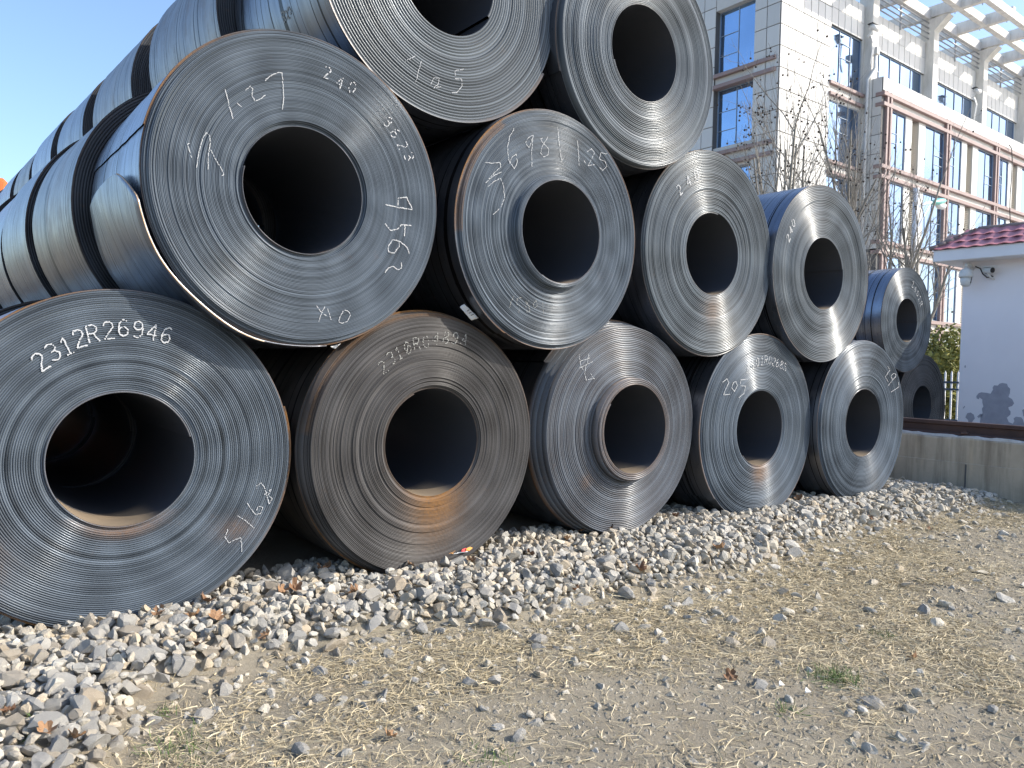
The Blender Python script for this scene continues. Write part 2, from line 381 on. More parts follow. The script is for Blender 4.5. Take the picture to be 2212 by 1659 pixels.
# ================================================================== COILS
DIGIT = {   # stroke font in a 0.6 x 1 box
 '0': [[(.3,1),(.08,.85),(0,.5),(.08,.15),(.3,0),(.52,.15),(.6,.5),(.52,.85),(.3,1)]],
 '1': [[(.08,.78),(.3,1),(.3,0)], [(.08,0),(.52,0)]],
 '2': [[(.0,.78),(.1,.95),(.35,1),(.55,.88),(.57,.68),(.3,.38),(0,0),(.6,0)]],
 '3': [[(.02,.88),(.25,1),(.5,.92),(.55,.72),(.42,.55),(.2,.52)], [(.42,.55),(.6,.35),(.52,.1),(.28,0),(0,.12)]],
 '4': [[(.45,0),(.45,1),(0,.32),(.6,.32)]],
 '5': [[(.55,1),(.08,1),(.05,.57),(.35,.62),(.57,.45),(.55,.15),(.3,0),(0,.1)]],
 '6': [[(.52,.92),(.3,1),(.08,.8),(0,.4),(.08,.1),(.3,0),(.53,.12),(.57,.35),(.4,.55),(.15,.5),(.02,.35)]],
 '8': [[(.3,.54),(.07,.7),(.1,.92),(.3,1),(.5,.92),(.53,.7),(.3,.54),(.03,.35),(.05,.1),(.3,0),(.55,.1),(.57,.35),(.3,.54)]],
 '9': [[(.06,.08),(.3,0),(.52,.2),(.58,.6),(.5,.9),(.28,1),(.06,.88),(.03,.65),(.2,.47),(.45,.52),(.56,.66)]],
 'R': [[(0,0),(0,1),(.38,1),(.57,.87),(.55,.65),(.38,.52),(0,.52)], [(.3,.52),(.6,0)]],
 'A': [[(0,0),(.3,1),(.6,0)], [(.12,.36),(.48,.36)]],
 '/': [[(.08,.1),(.52,.9)]],
}
class Coil: pass
def sstep(a, b, t): t = np.clip((t-a)/(b-a), 0, 1); return t*t*(3-2*t)
def make_coil(label, x, y, z, R, rh=0.381, hx=0.0, hz=0.0, width=1.5, wrap=0.0095, prof=None, seed=0, edge='edge_blue',
              body='body', rim_rust=0.3, rust_fn=None, seam=0.0, segs=176, jitter=0.0021, group='hot rolled steel coils stacked in a pile', cat='steel coil', crescent_amt=1.0):
    r = np.random.default_rng(seed+100)
    c = Coil(); c.x, c.y, c.z, c.R, c.rh, c.hx, c.hz, c.w = x, y, z, R, rh, hx, hz, width
    root = empty('steel_coil', (x, y, z-R), label, cat, group); c.root = root
    n = max(6, int(round((R-rh)/wrap))); c.n = n
    prof = prof or (lambda t: 0*t)
    jit = r.normal(0, jitter, n+3); slow = np.interp(np.arange(n+3), np.linspace(0, n+3, 14), r.normal(0, 0.0012, 14))
    off = lambda s: prof(s/n)+np.interp(s, np.arange(n+3), jit+slow)
    c.off = off
    j = np.arange(segs+1); th = seam+2*math.pi*j/segs
    frac = j/segs
    # s (wrap coordinate) per profile vertex and column
    k = np.arange(n)
    loc = np.array([0.0, 0.25, 0.75])
    dep = np.array([min(0.009, max(0.005, wrap*0.6)), 0.0, 0.0003])
    s0 = (k[:, None]+loc[None]).reshape(-1); d0 = np.tile(dep, n)
    s0 = np.append(s0, n); d0 = np.append(d0, 0.003)
    SS = s0[:, None]+frac[None]-0.5
    rad = rh+(R-rh)*SS/n
    t = np.clip(SS/n, 0, 1)
    # gentle out-of-round wobble
    wob = 1+0.0035*np.sin(2*th+r.uniform(0, 6))[None]*t+0.002*np.sin(3*th+r.uniform(0, 6))[None]*t
    cx = x+hx*(1-t); cz = z+hz*(1-t)
    wk = np.floor(s0+1e-6)[:, None]+0*frac[None]      # offsets stepped per wrap but continuous round the spiral
    yy = y+off(np.clip(wk+frac[None], 0, n+1))+d0[:, None]
    V = np.stack([cx+rad*wob*np.cos(th)[None], yy, cz+rad*wob*np.sin(th)[None]], -1)
    m_, q_ = V.shape[:2]
    I = np.arange(m_*q_).reshape(m_, q_)
    Fq = np.stack([I[:-1, :-1], I[:-1, 1:], I[1:, 1:], I[1:, :-1]], -1).reshape(-1, 4)
    o = mesh_obj('wound_edge', V.reshape(-1, 3), Fq.tolist(), MAT[edge], root, smooth=True)
    tn = np.clip(r.normal(0.62, 0.16, n+3), 0.1, 1.0); tone = np.interp(np.clip(wk+frac[None], 0, n+1), np.arange(n+3), tn)
    ang = 0
    for q in range(4):
        f = r.integers(2, 17); ang = ang+np.sin(f*th[None]+r.uniform(0, 6)+SS*r.uniform(-.2, .2))*0.07
    tone = np.clip(tone+ang*(0.4+0.6*t)-0.55*(d0[:, None] > 0.002), 0, 1)
    rust = rim_rust*1.3*np.clip((t-0.975)/0.015, 0, 1)*(0.55+0.45*np.sin(th*3+seed)[None])+0.0*t
    rust = rust+0.25*rim_rust*np.clip((0.03-t)/0.03, 0, 1)
    if rust_fn is not None:
        rust = rust+rust_fn(V[..., 0]-x, V[..., 2]-z, t)
    set_attr(o, 'tone', tone.reshape(-1)); set_attr(o, 'rust', np.clip(rust, 0, 1).reshape(-1))
    # outer wrap
    segb = 128; jb = np.arange(segb+1); tb = seam+2*math.pi*jb/segb
    yst = np.concatenate([[0, 0.006], np.linspace(0.05, width-0.05, 14), [width-0.006, width]])
    yo = off(np.array([n-0.5]))[0]
    Rb = R+(R-rh)/n*(jb/segb-0.5)
    wobb = 1+0.0035*np.sin(2*tb+0)*0+0.0
    bulge = r.normal(0, 0.0012, (len(yst), segb+1)); bulge = (bulge+np.roll(bulge, 1, 1)+np.roll(bulge, -1, 1)+np.roll(bulge, 2, 1))/2.0
    bulge[:, -1] = bulge[:, 0]; bulge[0] = bulge[1]; bulge[-1] = bulge[-2]
    # match wobble of the wound edge
    wob1 = wob[-1]; wob1 = np.interp(jb/segb, frac, wob1)
    RR = (Rb*wob1)[None]+bulge
    V = np.stack([x+RR*np.cos(tb)[None], (y+yst+np.where(yst < 0.3, yo*(1-yst/0.3), 0))[:, None]+0*RR, z+RR*np.sin(tb)[None]], -1)
    m_, q_ = V.shape[:2]; I = np.arange(m_*q_).reshape(m_, q_)
    Fq = np.stack([I[:-1, :-1], I[1:, :-1], I[1:, 1:], I[:-1, 1:]], -1).reshape(-1, 4)
    mesh_obj('outer_wrap', V.reshape(-1, 3), Fq.tolist(), MAT[body], root, smooth=True)
    # bore and far side
    yi = off(np.array([0.5]))[0]; tb2 = seam+2*math.pi*np.arange(97)/96
    Rbo = rh+(R-rh)/n*(np.arange(97)/96-0.5)
    ring = lambda rr, yv, a, b: np.stack([a+rr*np.cos(tb2), np.full(97, yv), b+rr*np.sin(tb2)], -1)
    yb_ = np.concatenate([[yi+0.002], np.linspace(0.04, 0.6, 15), [width]])
    V = np.concatenate([ring(Rbo, y+q, x+hx, z+hz) for q in yb_]); nb_ = len(yb_)
    I = np.arange(nb_*97).reshape(nb_, 97)
    Fq = np.stack([I[:-1, :-1], I[:-1, 1:], I[1:, 1:], I[1:, :-1]], -1).reshape(-1, 4)
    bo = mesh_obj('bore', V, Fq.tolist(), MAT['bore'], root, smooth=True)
    # sunlit crescent inside the mouth painted pale, on the side the sun reaches
    set_attr(bo, 'dust', crescent_amt*(np.clip((np.cos(tb2+RAD(108))-0.66)/0.14, 0, 1)[None]*np.clip((0.44-yb_)/0.12, 0, 1)[:, None]).reshape(-1))
    V = np.concatenate([ring(Rbo, y+width, x+hx, z+hz), ring(Rbo+(R-rh)*0.995, y+width-0.001, x, z)])
    I = np.arange(2*97).reshape(2, 97)
    Fq = np.stack([I[:-1, :-1], I[:-1, 1:], I[1:, 1:], I[1:, :-1]], -1).reshape(-1, 4)
    mesh_obj('rear_edge', V, Fq.tolist(), MAT['body'], root)
    return c
def far_coil(label, x, y, z, R, width=1.5, seed=0, body='body', **k):
    k.setdefault('edge', 'edge_shaded'); k.setdefault('crescent_amt', 0.0)
    return make_coil(label, x, y, z, R, width=width, seed=seed, body=body, wrap=0.018, segs=84, jitter=0.0015, rim_rust=0.2, **k)

def face_point(c, px):                       # picture point -> point on that coil's end
    P = on_y(px, c.y)
    t = (math.hypot(P[0]-c.x, P[2]-c.z)-c.rh)/(c.R-c.rh)
    P = on_y(px, c.y+float(c.off(np.array([np.clip(t, 0, 1)*c.n]))[0]))
    return P
def strokes_to_marks(c, lines, name, mat='chalk', wd=0.0046, keep=0.80, step=0.0055, seed=1):
    r = np.random.default_rng(seed); b = MB()
    for L in lines:
        L = [np.array(p) for p in L]
        for A, B in zip(L[:-1], L[1:]):
            d = B-A; ln = np.linalg.norm(d)
            if ln < 1e-5: continue
            u = d/ln; v = np.array([-u[1], u[0]]); k = max(1, int(ln/step))
            for i in range(k):
                if r.random() > keep: continue
                p = A+d*((i+0.5)/k)+v*r.normal(0, 0.0009); w = wd*r.uniform(0.55, 1.15)/2; l = ln/k*r.uniform(0.42, 0.62)
                t = (math.hypot(p[0]-c.x, p[1]-c.z)-c.rh)/(c.R-c.rh)
                y = c.y+float(c.off(np.array([np.clip(t, 0, 1)*c.n]))[0])-0.0045
                b.add([(*(p+a)[:1], y, (p+a)[1]) for a in (-u*l-v*w, u*l-v*w*0.8, u*l+v*w, -u*l+v*w*0.9)], [(0, 1, 2, 3)])
    return b.build(name, MAT[mat], c.root) if b.v else None
def handwriting(c, cr, lines, **k):
    for q, L in enumerate(lines):
        pts = [(lambda P: (P[0], P[2]))(face_point(c, cr(*p))) for p in L]
        strokes_to_marks(c, [pts], 'chalk_stroke', seed=q, **k)
def stamped(c, cr, chars, h=0.085, **k):
    for q, (ch, px) in enumerate(chars):
        P = face_point(c, cr(*px)); p = np.array([P[0], P[2]]); lines = []
        up = p-np.array([c.x, c.z]); up /= np.linalg.norm(up); rt = np.array([up[1], -up[0]])
        for g in ch:
            for L in DIGIT[g]:
                lines.append([tuple(p+rt*(a-0.3)*h*0.92+up*(w-0.5)*h) for a, w in L])
        strokes_to_marks(c, lines, 'stamped_character', seed=q, **k)

step_out = lambda a, b, d: (lambda t: d*sstep(a, b, t))
core = lambda t, w, d: -d*(1-sstep(w*0.8, w, t))
C = {}
def turn(c): c.root.rotation_euler = (0, 0, 0.05); return c
C['B1'] = make_coil('steel coil on the gravel stamped 2312R26946 in white', -0.067, 0.149, 0.956, 0.961, 0.374, -0.011, 0.008, seed=1, wrap=0.0115,
    prof=lambda t: 0.012*(1-sstep(0.02, 0.10, t))-0.014*(1-sstep(0.0, 0.035, t))+0.02*sstep(0.965, 0.99, t), rim_rust=0.75, seam=0.3,
    rust_fn=lambda X, Z, t: 0.5*np.exp(-((X+0.02)/0.22)**2)*(Z < -0.3)*np.exp(-((t-0.06)/0.06)**2)+0.30*np.exp(-((X-0.62)/0.12)**2-((Z+0.46)/0.07)**2)+0.30*np.exp(-((X+0.66)/0.12)**2-((Z+0.5)/0.14)**2))
C['B2'] = make_coil('rust-browned steel coil on the gravel stamped 2310R0489A', 1.882, 0.062, 0.952, 0.952, 0.381, 0.025, 0.014, seed=2, edge='edge_brown', body='body_warm', wrap=0.0082,
    prof=lambda t: 0.10*sstep(0.955, 0.975, t)+0.035*sstep(0.90, 0.93, t)+0.02*(1-sstep(0.03, 0.06, t)), rim_rust=0.85, seam=2.0,
    rust_fn=lambda X, Z, t: 0.95*np.exp(-((X-0.04)/0.20)**2)*(Z < 0)*np.exp(-(np.maximum(t-0.05, 0)/0.42)**2)+0.02+0.35*np.exp(-((t-0.94)/0.025)**2)*(Z > 0.1))
C['B3'] = make_coil('steel coil on the gravel whose core and rim wraps are telescoped', 3.866, 0.091, 0.985, 0.954, 0.379, 0.037, 0.003, seed=3, wrap=0.0155,
    prof=lambda t: 0.05*sstep(0.90, 0.91, t)+0.05*sstep(0.93, 0.935, t)+0.05*sstep(0.955, 0.96, t)+0.05*sstep(0.98, 0.985, t)-0.085*(1-sstep(0.10, 0.15, t)), rim_rust=0.35, seam=2.5,
    rust_fn=lambda X, Z, t: 0.10+0.3*np.exp(-((X+0.45)/0.06)**2-((Z+0.42)/0.06)**2)+0.15*(t < 0.12))
C['B4'] = make_coil('steel coil on the gravel chalked 205 beside its bore', 5.751, 0.032, 0.931, 0.949, 0.380, 0.016, -0.005, seed=4, wrap=0.0150, rim_rust=0.45, seam=3.9, body='body',
    prof=lambda t: 0.015*sstep(0.93, 0.96, t)+0.012*(1-sstep(0.02, 0.06, t)), rust_fn=lambda X, Z, t: 0.65*np.exp(-((X-0.02)/0.13)**2)*(Z < 0)*np.exp(-((t-0.1)/0.22)**2))
C['B5'] = make_coil('steel coil on the gravel chalked 297, last before the concrete wall', 7.608, -0.077, 0.940, 0.948, 0.387, -0.003, -0.007, seed=5, wrap=0.0140, rim_rust=0.5, seam=1.0, body='body',
    prof=lambda t: 0.03*sstep(0.94, 0.97, t)+0.012*(1-sstep(0.02, 0.06, t)))
C['M1'] = make_coil('steel coil chalked 1.27 with a loose tail flap on its side', 0.911, -0.023, 2.574, 0.951, 0.382, -0.015, -0.002, seed=6, wrap=0.0078, rim_rust=0.6, seam=2.9, body='body_cool',
    prof=lambda t: 0.018*sstep(0.925, 0.94, t)+0.018*sstep(0.965, 0.985, t)+0.028*(1-sstep(0.035, 0.065, t))-0.02*(1-sstep(0.0, 0.02, t)))
C['M2'] = make_coil('steel coil chalked 6981 and 1.25, core pushed forward', 2.840, -0.105, 2.548, 0.900, 0.384, 0.027, -0.012, seed=7, wrap=0.0085, rim_rust=0.65, seam=4.2,
    prof=lambda t: 0.022*sstep(0.92, 0.95, t)-0.055*(1-sstep(0.05, 0.10, t)), rust_fn=lambda X, Z, t: 0.4*(t > 0.9)*(X < -0.5)*(Z > -0.1))
C['M3'] = make_coil('steel coil stamped 240, second tier between the coils chalked 6981 and 205', 4.882, 0.010, 2.592, 0.956, 0.378, 0.003, 0.003, seed=8, wrap=0.0140, rim_rust=0.4, seam=1.4,
    prof=lambda t: 0.02*sstep(0.95, 0.97, t), rust_fn=lambda X, Z, t: 0.35*np.exp(-((X-0.02)/0.12)**2)*(Z < 0)*np.exp(-((t-0.25)/0.25)**2), edge='edge_pale')
C['M4'] = make_coil('bright edged steel coil at the outer end of the second tier', 6.689, -0.055, 2.559, 0.938, 0.379, -0.003, 0.003, seed=9, wrap=0.0165, rim_rust=0.3, seam=0.2, edge='edge_pale', body='body_cool',
    prof=lambda t: 0.015*np.sin(t*14)*0.5)
C['T1'] = make_coil('thick gauge steel coil of the top tier chalked 125 on its end', 1.930, 0.016, 4.204, 0.974, 0.381, seed=10, wrap=0.0195, rim_rust=0.25, seam=5.8, edge='edge_pale', jitter=0.0022)
C['T2'] = make_coil('top tier steel coil in front of the office building', 3.783, -0.099, 4.110, 0.926, 0.383, 0.004, 0.010, seed=11, wrap=0.0130, rim_rust=0.35, seam=3.5, edge='edge_pale',
    prof=lambda t: 0.06*sstep(0.955, 0.975, t)+0.012*np.sin(t*16)*sstep(0.1, 0.3, t))
# coils standing behind, rank after rank
ORD = ['second', 'third', 'fourth', 'fifth', 'sixth', 'seventh', 'eighth', 'ninth', 'tenth', 'eleventh', 'twelfth', 'thirteenth', 'fourteenth']
r = np.random.default_rng(21)
bodies = ['body_warm', 'body', 'body_cool', 'body_warm', 'body_cool', 'body']
Y = 1.62
for i in range(12):                               # the second tier, one behind another
    w = [1.5, 1.35, 1.3, 1.4][i] if i < 4 else 1.5
    dx = [-0.06, -0.12, -0.13, -0.10][i] if i < 4 else r.uniform(-0.12, -0.02)
    dR = [0.05, 0.07, 0.05, 0.08][i] if i < 4 else r.uniform(0, 0.05)
    turn(far_coil('steel coil of the second tier, %s rank back behind the coil chalked 1.27' % ORD[i], 0.911-0.05*Y+0.02, Y, 2.574-0.01+dR, 0.951+dR-0.01, w, seed=30+i, body=bodies[i % 6]))
    Y += w+(0.26 if i < 4 else r.uniform(0.1, 0.3))
Y = 1.62
for i in range(13):
    w = [1.75, 1.6, 1.5, 1.5][i] if i < 4 else 1.5
    dx = [-0.12, -0.11, -0.12, -0.12][i] if i < 4 else r.uniform(-0.14, -0.04)
    dR = [0.04, 0.03, 0.03, 0.04][i] if i < 4 else r.uniform(-0.02, 0.05)
    turn(far_coil('steel coil of the top tier, %s rank back behind the coil chalked 125' % ORD[i], 1.930-0.052*Y-0.02, Y, 4.204+0.02+dR, 0.964+dR, w, seed=50+i, body=bodies[(i*5+1) % 6] if i else 'body_warm'))
    Y += w+([0.62, 0.55, 0.4, 0.4][i] if i < 4 else r.uniform(0.15, 0.5))
Y = 1.74
for i in range(5):
    far_coil('steel coil of the ground tier, %s rank back behind the coil stamped 2312R26946' % ORD[i], -0.10, Y, 0.97, 0.965, 1.5, seed=70+i, body=bodies[(i+2) % 6])
    Y += 1.7
for i, (k, t) in enumerate((('B2', 'second rank ground coil right behind the rust-browned coil'), ('B3', 'second rank ground coil right behind the telescoped coil'),
        ('B4', 'second rank ground coil right behind the one with both stamp and chalk'), ('B5', 'second rank ground coil nearest the concrete wall'),
        ('M2', 'second rank coil of the middle tier behind the one with its core pushed forward'), ('M3', 'second rank coil of the middle tier behind the one stamped 240'),
        ('M4', 'second rank coil behind the bright edged coil ending the middle tier'), ('T2', 'second rank coil of the top tier nearest the office building'))):
    c = C[k]
    far_coil(t, c.x+r.uniform(-0.05, 0.05), c.y+1.68, c.z+0.01, c.R-0.005, 1.5, seed=90+i, body='body')
# another, farther pile beyond the concrete wall
C['M5'] = make_coil('small far steel coil resting on two others beyond the concrete wall', 12.87, 1.97, 2.42, 0.925, 0.381, seed=12, wrap=0.014, segs=144, rim_rust=0.3, edge='edge_pale', body='body_cool', group='steel coils beyond the concrete wall')
C['B6'] = make_coil('far steel coil on the ground beside the painted gatehouse', 13.98, 2.15, 0.87, 0.965, 0.381, seed=13, wrap=0.014, segs=144, rim_rust=0.3, edge='edge_brown', body='body', group='steel coils beyond the concrete wall')
far_coil('far browned steel coil on the ground, seen behind the coil chalked 297', 11.78, 2.35, 0.87, 0.965, 1.5, seed=14, body='body_warm', group='steel coils beyond the concrete wall')

# the lifted tail of the coil chalked 1.27
def tail_flap(c):
    def cyl(px):                                   # picture point -> (angle, y) on the coil's side
        d = ray(*px); a = d[0]**2+d[2]**2; ox, oz = CAM[0]-c.x, CAM[2]-c.z; Rr = c.R+0.03
        bq = 2*(ox*d[0]+oz*d[2]); cc = ox*ox+oz*oz-Rr*Rr; D = bq*bq-4*a*cc
        if D < 0: D = 0
        t = (-bq-math.sqrt(D))/(2*a); P = CAM+t*d
        return math.atan2(P[2]-c.z, P[0]-c.x) % (2*math.pi), P[1]-c.y
    tip = cyl(cB(1010, 447)); right = [cyl(cB(*p)) for p in ((1100, 480), (1180, 600), (1280, 790), (1340, 900), (1460, 1150))]
    left = [cyl(cB(*p)) for p in ((915, 510), (850, 580), (800, 720))]
    a0 = tip[0]; a1 = a0+1.75
    ra = np.array([a0]+[p[0] for p in right]+[a1]); ry = np.array([tip[1]]+[p[1] for p in right]+[0.03])
    la = np.array([a0]+[p[0] for p in left]+[a1]); ly = np.array([tip[1]]+[p[1] for p in left]+[c.w-0.02])
    oR = np.argsort(ra); oL = np.argsort(la)
    na, nb = 44, 14; V = []
    for i in range(na+1):
        u = (i/na)**1.6; a = a0+(a1-a0)*u
        sq = lambda v: np.sqrt(np.maximum(np.asarray(v)-a0, 0)); y0 = float(np.interp(sq(a), sq(ra[oR]), ry[oR])); y1 = float(np.interp(sq(a), sq(la[oL]), ly[oL]))
        y0 = max(0.02, min(y0, tip[1])); y1 = min(c.w-0.01, max(y1, tip[1]))
        lift = 0.035*math.exp(-(a-a0)/0.30)+0.010
        for kk in range(nb+1):
            y = y0+(y1-y0)*kk/nb
            rr = c.R+lift+0.006*math.sin(a*9+y*5)
            V.append((c.x+rr*math.cos(a), c.y+y, c.z+rr*math.sin(a)))
    I = np.arange((na+1)*(nb+1)).reshape(na+1, nb+1)
    Fq = np.stack([I[:-1, :-1], I[1:, :-1], I[1:, 1:], I[:-1, 1:]], -1).reshape(-1, 4).tolist()
    o = mesh_obj('tail_flap', V, Fq, MAT['body'], c.root, smooth=True)
    o['label'] = 'loose rounded tail end of the outermost wrap'
    md = o.modifiers.new('thick', 'SOLIDIFY'); md.thickness = 0.008; md.offset = 1
    # bright rusty lip along its front border
    b = MB(); P = [np.array(V[i*(nb+1)])+np.array([0, -0.002, 0]) for i in range(2, na-6)]
    b.tube(P, 0.004, 6); b.build('flap_lip', MAT['flap_lip'], o)
MAT['flap_lip'] = plain('rusty_bright_lip', (0.42, 0.22, 0.09), (0.5, 0.42, 0.32), 9, 0.5, 0.4)
tail_flap(C['M1'])

# ---- writing on the coil ends
stamped(C['B1'], c5, [('2', (190, 410)), ('3', (250, 365)), ('1', (315, 335)), ('2', (375, 300)), ('R', (440, 278)), ('2', (515, 262)), ('6', (585, 250)), ('9', (655, 258)), ('4', (722, 270)), ('6', (790, 285))], 0.093, wd=0.0085, keep=0.95, step=0.006)
handwriting(C['B1'], c5, [[(1218,1012),(1215,1000),(1235,985),(1250,1002),(1265,1050),(1275,1085),(1290,1060),(1270,1040),(1285,1015),(1252,1042)], [(1170,1080),(1190,1110),(1210,1135),(1235,1130),(1245,1100),(1225,1095),(1215,1115)], [(1125,1140),(1165,1165),(1203,1200)], [(1080,1205),(1065,1240),(1085,1270),(1110,1255),(1140,1245),(1145,1275),(1145,1310)]], keep=0.8)
stamped(C['B2'], c6, [('2', (530, 330)), ('3', (570, 285)), ('1', (610, 260)), ('0/', (650, 235)), ('R', (695, 215)), ('0', (740, 205)), ('4', (790, 190)), ('8', (840, 185)), ('9', (883, 188)), ('A', (930, 195))], 0.085, wd=0.0075, keep=0.62, mat='chalk_faint')
handwriting(C['B3'], c6, [[(1495,265),(1500,320),(1515,345)], [(1540,265),(1533,312)], [(1495,335),(1560,303)], [(1500,300),(1548,285)], [(1530,312),(1520,360),(1530,395)], [(1520,395),(1567,385)], [(1548,360),(1570,390)]], keep=0.8)
handwriting(C['B4'], c4, [[(-15,870),(10,850),(20,870),(0,910),(-10,940),(25,935)], [(45,870),(35,900),(50,920),(65,890),(60,865),(45,870)], [(125,852),(85,857),(85,890),(112,890),(103,930),(75,955)]], wd=0.007, keep=0.9)
stamped(C['B4'], c4, [('2', (122, 792)), ('4', (150, 772)), ('0', (178, 758)), ('1', (203, 750)), ('R', (226, 746)), ('0', (249, 748)), ('2', (270, 755)), ('6', (291, 763)), ('8', (311, 773)), ('5', (330, 786))], 0.085, wd=0.009, keep=0.6)
handwriting(C['B5'], c9, [[(165,545),(195,600),(130,690),(170,755)], [(272,655),(250,640),(220,660),(210,690),(230,725),(270,690),(275,655)], [(275,672),(170,805)], [(308,760),(312,822),(210,890)]], wd=0.008, keep=0.85)
handwriting(C['M1'], c1, [[(1148,455),(1165,525),(1190,612)], [(1210,527),(1233,547)], [(1252,462),(1278,440),(1290,455),(1285,485),(1300,518),(1330,505),(1357,483)], [(1352,412),(1385,385),(1420,370),(1438,372),(1445,440),(1447,500),(1440,560)]], keep=0.92)
handwriting(C['M1'], c1, [[(968,733),(957,735),(965,765),(977,805)], [(1003,857),(1015,780),(1035,705),(1052,678),(1068,690),(1072,740),(1062,800),(1062,872)], [(1075,765),(1100,815),(1125,855),(1142,893),(1130,897)]], keep=0.85)
handwriting(C['M1'], c6, [[(203,28),(222,55),(250,78)], [(243,32),(225,70),(215,108)], [(258,42),(275,98)], [(335,55),(318,80),(312,108),(330,115),(355,105),(370,75),(360,55),(340,50)]], keep=0.85)
handwriting(C['M1'], c2, [[(285,970),(345,983),(412,995)], [(345,975),(345,940),(385,935),(412,990)], [(283,1060),(310,1093),(345,1085),(360,1065),(415,1070)], [(378,1070),(375,1120)], [(400,1207),(385,1170),(355,1145),(320,1137),(300,1165),(300,1195),(325,1200),(350,1170),(350,1150)], [(283,1292),(300,1270),(322,1262),(345,1280),(362,1270),(360,1240)]], keep=0.92, wd=0.007)
stamped(C['M1'], c2, [('2', (12, 345)), ('4', (70, 392)), ('0', (128, 415)), ('3', (298, 578)), ('6', (332, 632)), ('2', (368, 690)), ('3', (397, 742))], 0.075, wd=0.008, keep=0.55)
handwriting(C['M2'], c2, [[(757,770),(790,775),(825,770),(832,790),(805,815),(775,850)], [(760,868),(800,832),(835,815)], [(770,885),(800,860),(830,845),(845,885),(850,940),(830,985),(795,1018)], [(895,610),(872,650),(863,700),(870,760),(895,800),(910,770),(905,730),(885,745),(872,775)], [(985,640),(960,655),(950,680),(965,700),(980,670),(985,640),(978,720),(980,790)], [(1055,650),(1030,690),(1020,725),(1035,745),(1055,735),(1058,705),(1035,680),(1018,660),(1030,655)], [(1100,605),(1108,680),(1118,760),(1130,752)]], keep=0.88)
handwriting(C['M2'], c2, [[(1195,665),(1200,730),(1203,785)], [(1225,760),(1235,775)], [(1240,720),(1262,705),(1275,722),(1262,755),(1245,785),(1280,780)], [(1335,730),(1305,725),(1300,755),(1325,765),(1333,790),(1315,808),(1300,795)]], keep=0.88)
handwriting(C['M2'], c2, [[(900,1390),(880,1430),(873,1460)], [(930,1410),(910,1415),(905,1440),(925,1455),(915,1480)], [(965,1425),(950,1450),(955,1480),(970,1475),(965,1450),(950,1430)], [(1000,1425),(985,1440),(990,1460),(1005,1450),(1000,1425)], [(1030,1430),(1035,1490)]], keep=0.6, mat='chalk_faint')
stamped(C['M3'], c2, [('2', (1680, 900)), ('4', (1722, 858)), ('0', (1760, 830))], 0.09, wd=0.011, keep=0.75)
stamped(C['M4'], c3, [('2', (583, 1580)), ('4', (600, 1528)), ('0', (618, 1480))], 0.09, wd=0.011, keep=0.7)
handwriting(C['T1'], c2, [[(380,290),(430,265)], [(455,290),(440,340),(428,390)], [(500,400),(515,370),(540,370),(535,400),(510,418),(548,412)], [(655,330),(615,335),(615,375),(645,375),(648,410),(622,440),(600,440)]], keep=0.75)
stamped(C['M5'], c8, [('2', (690, 1210)), ('4', (720, 1260)), ('0', (748, 1310)), ('1', (768, 1365)), ('R', (785, 1425))], 0.11, wd=0.014, keep=0.6)
def side_marks(c, cr, lines, name='chalk_stroke', mat='chalk_faint'):
    r = np.random.default_rng(3)
    def hit(px):
        d = ray(*px); Rr = c.R+0.006; ox, oz = CAM[0]-c.x, CAM[2]-c.z
        a = d[0]**2+d[2]**2; bq = 2*(ox*d[0]+oz*d[2]); cc = ox*ox+oz*oz-Rr*Rr; D = max(bq*bq-4*a*cc, 0)
        return CAM+(-bq-math.sqrt(D))/(2*a)*d
    for L in lines:
        b = MB()
        P = [hit(cr(*p)) for p in L]
        for A, B in zip(P[:-1], P[1:]):
            k = max(1, int(np.linalg.norm(B-A)/0.02))
            for i in range(k):
                if r.random() < 0.25: continue
                q0 = A+(B-A)*i/k; q1 = A+(B-A)*(i+0.8)/k
                nrm = np.array([q0[0]-c.x, 0, q0[2]-c.z]); nrm /= np.linalg.norm(nrm)
                s = np.cross(B-A, nrm); s = s/np.linalg.norm(s)*0.006
                b.add([q0-s, q1-s, q1+s, q0+s], [(0, 1, 2, 3)])
        if b.v: b.build(name, MAT[mat], c.root)
side_marks(C['T1'], cC, [[(1832,125),(1845,160),(1852,205)], [(1880,95),(1855,105),(1862,135),(1885,140),(1890,175),(1868,185)], [(1892,85),(1880,120),(1890,165),(1905,150),(1908,110),(1892,85)], [(1915,60),(1905,95),(1915,150),(1930,140),(1938,95),(1925,60),(1915,60)]])

# ---- paper tags and litter
def paper(name, corners, mat, label, cat, bend=0.01):
    """a crumpled sheet through four corner points, with thickness"""
    Pq = [np.array(p, float) for p in corners]; n = 7; V = []; r = np.random.default_rng(len(label))
    nr = np.cross(Pq[1]-Pq[0], Pq[3]-Pq[0]); nr /= np.linalg.norm(nr)
    for i in range(n+1):
        for j in range(n+1):
            u, v = i/n, j/n
            p = (1-u)*(1-v)*Pq[0]+u*(1-v)*Pq[1]+u*v*Pq[2]+(1-u)*v*Pq[3]
            V.append(p+nr*(bend*math.sin(u*3.1+v*2)+r.normal(0, bend*0.25)))
    I = np.arange((n+1)**2).reshape(n+1, n+1)
    Fq = np.stack([I[:-1, :-1], I[1:, :-1], I[1:, 1:], I[:-1, 1:]], -1).reshape(-1, 4).tolist()
    o = mesh_obj(name, V, Fq, mat, None, True, origin=V[0]); md = o.modifiers.new('thick', 'SOLIDIFY'); md.thickness = 0.0015
    return tag(o, label, cat)
tg = [on_y(c6(*p), 0.02) for p in ((908, 35), (930, 20), (997, 88), (970, 100))]
tagp = paper('paper_tag', tg, MAT['paper'], 'curled white paper tag stuck beneath the coil chalked 6981', 'paper tag')
b = MB()
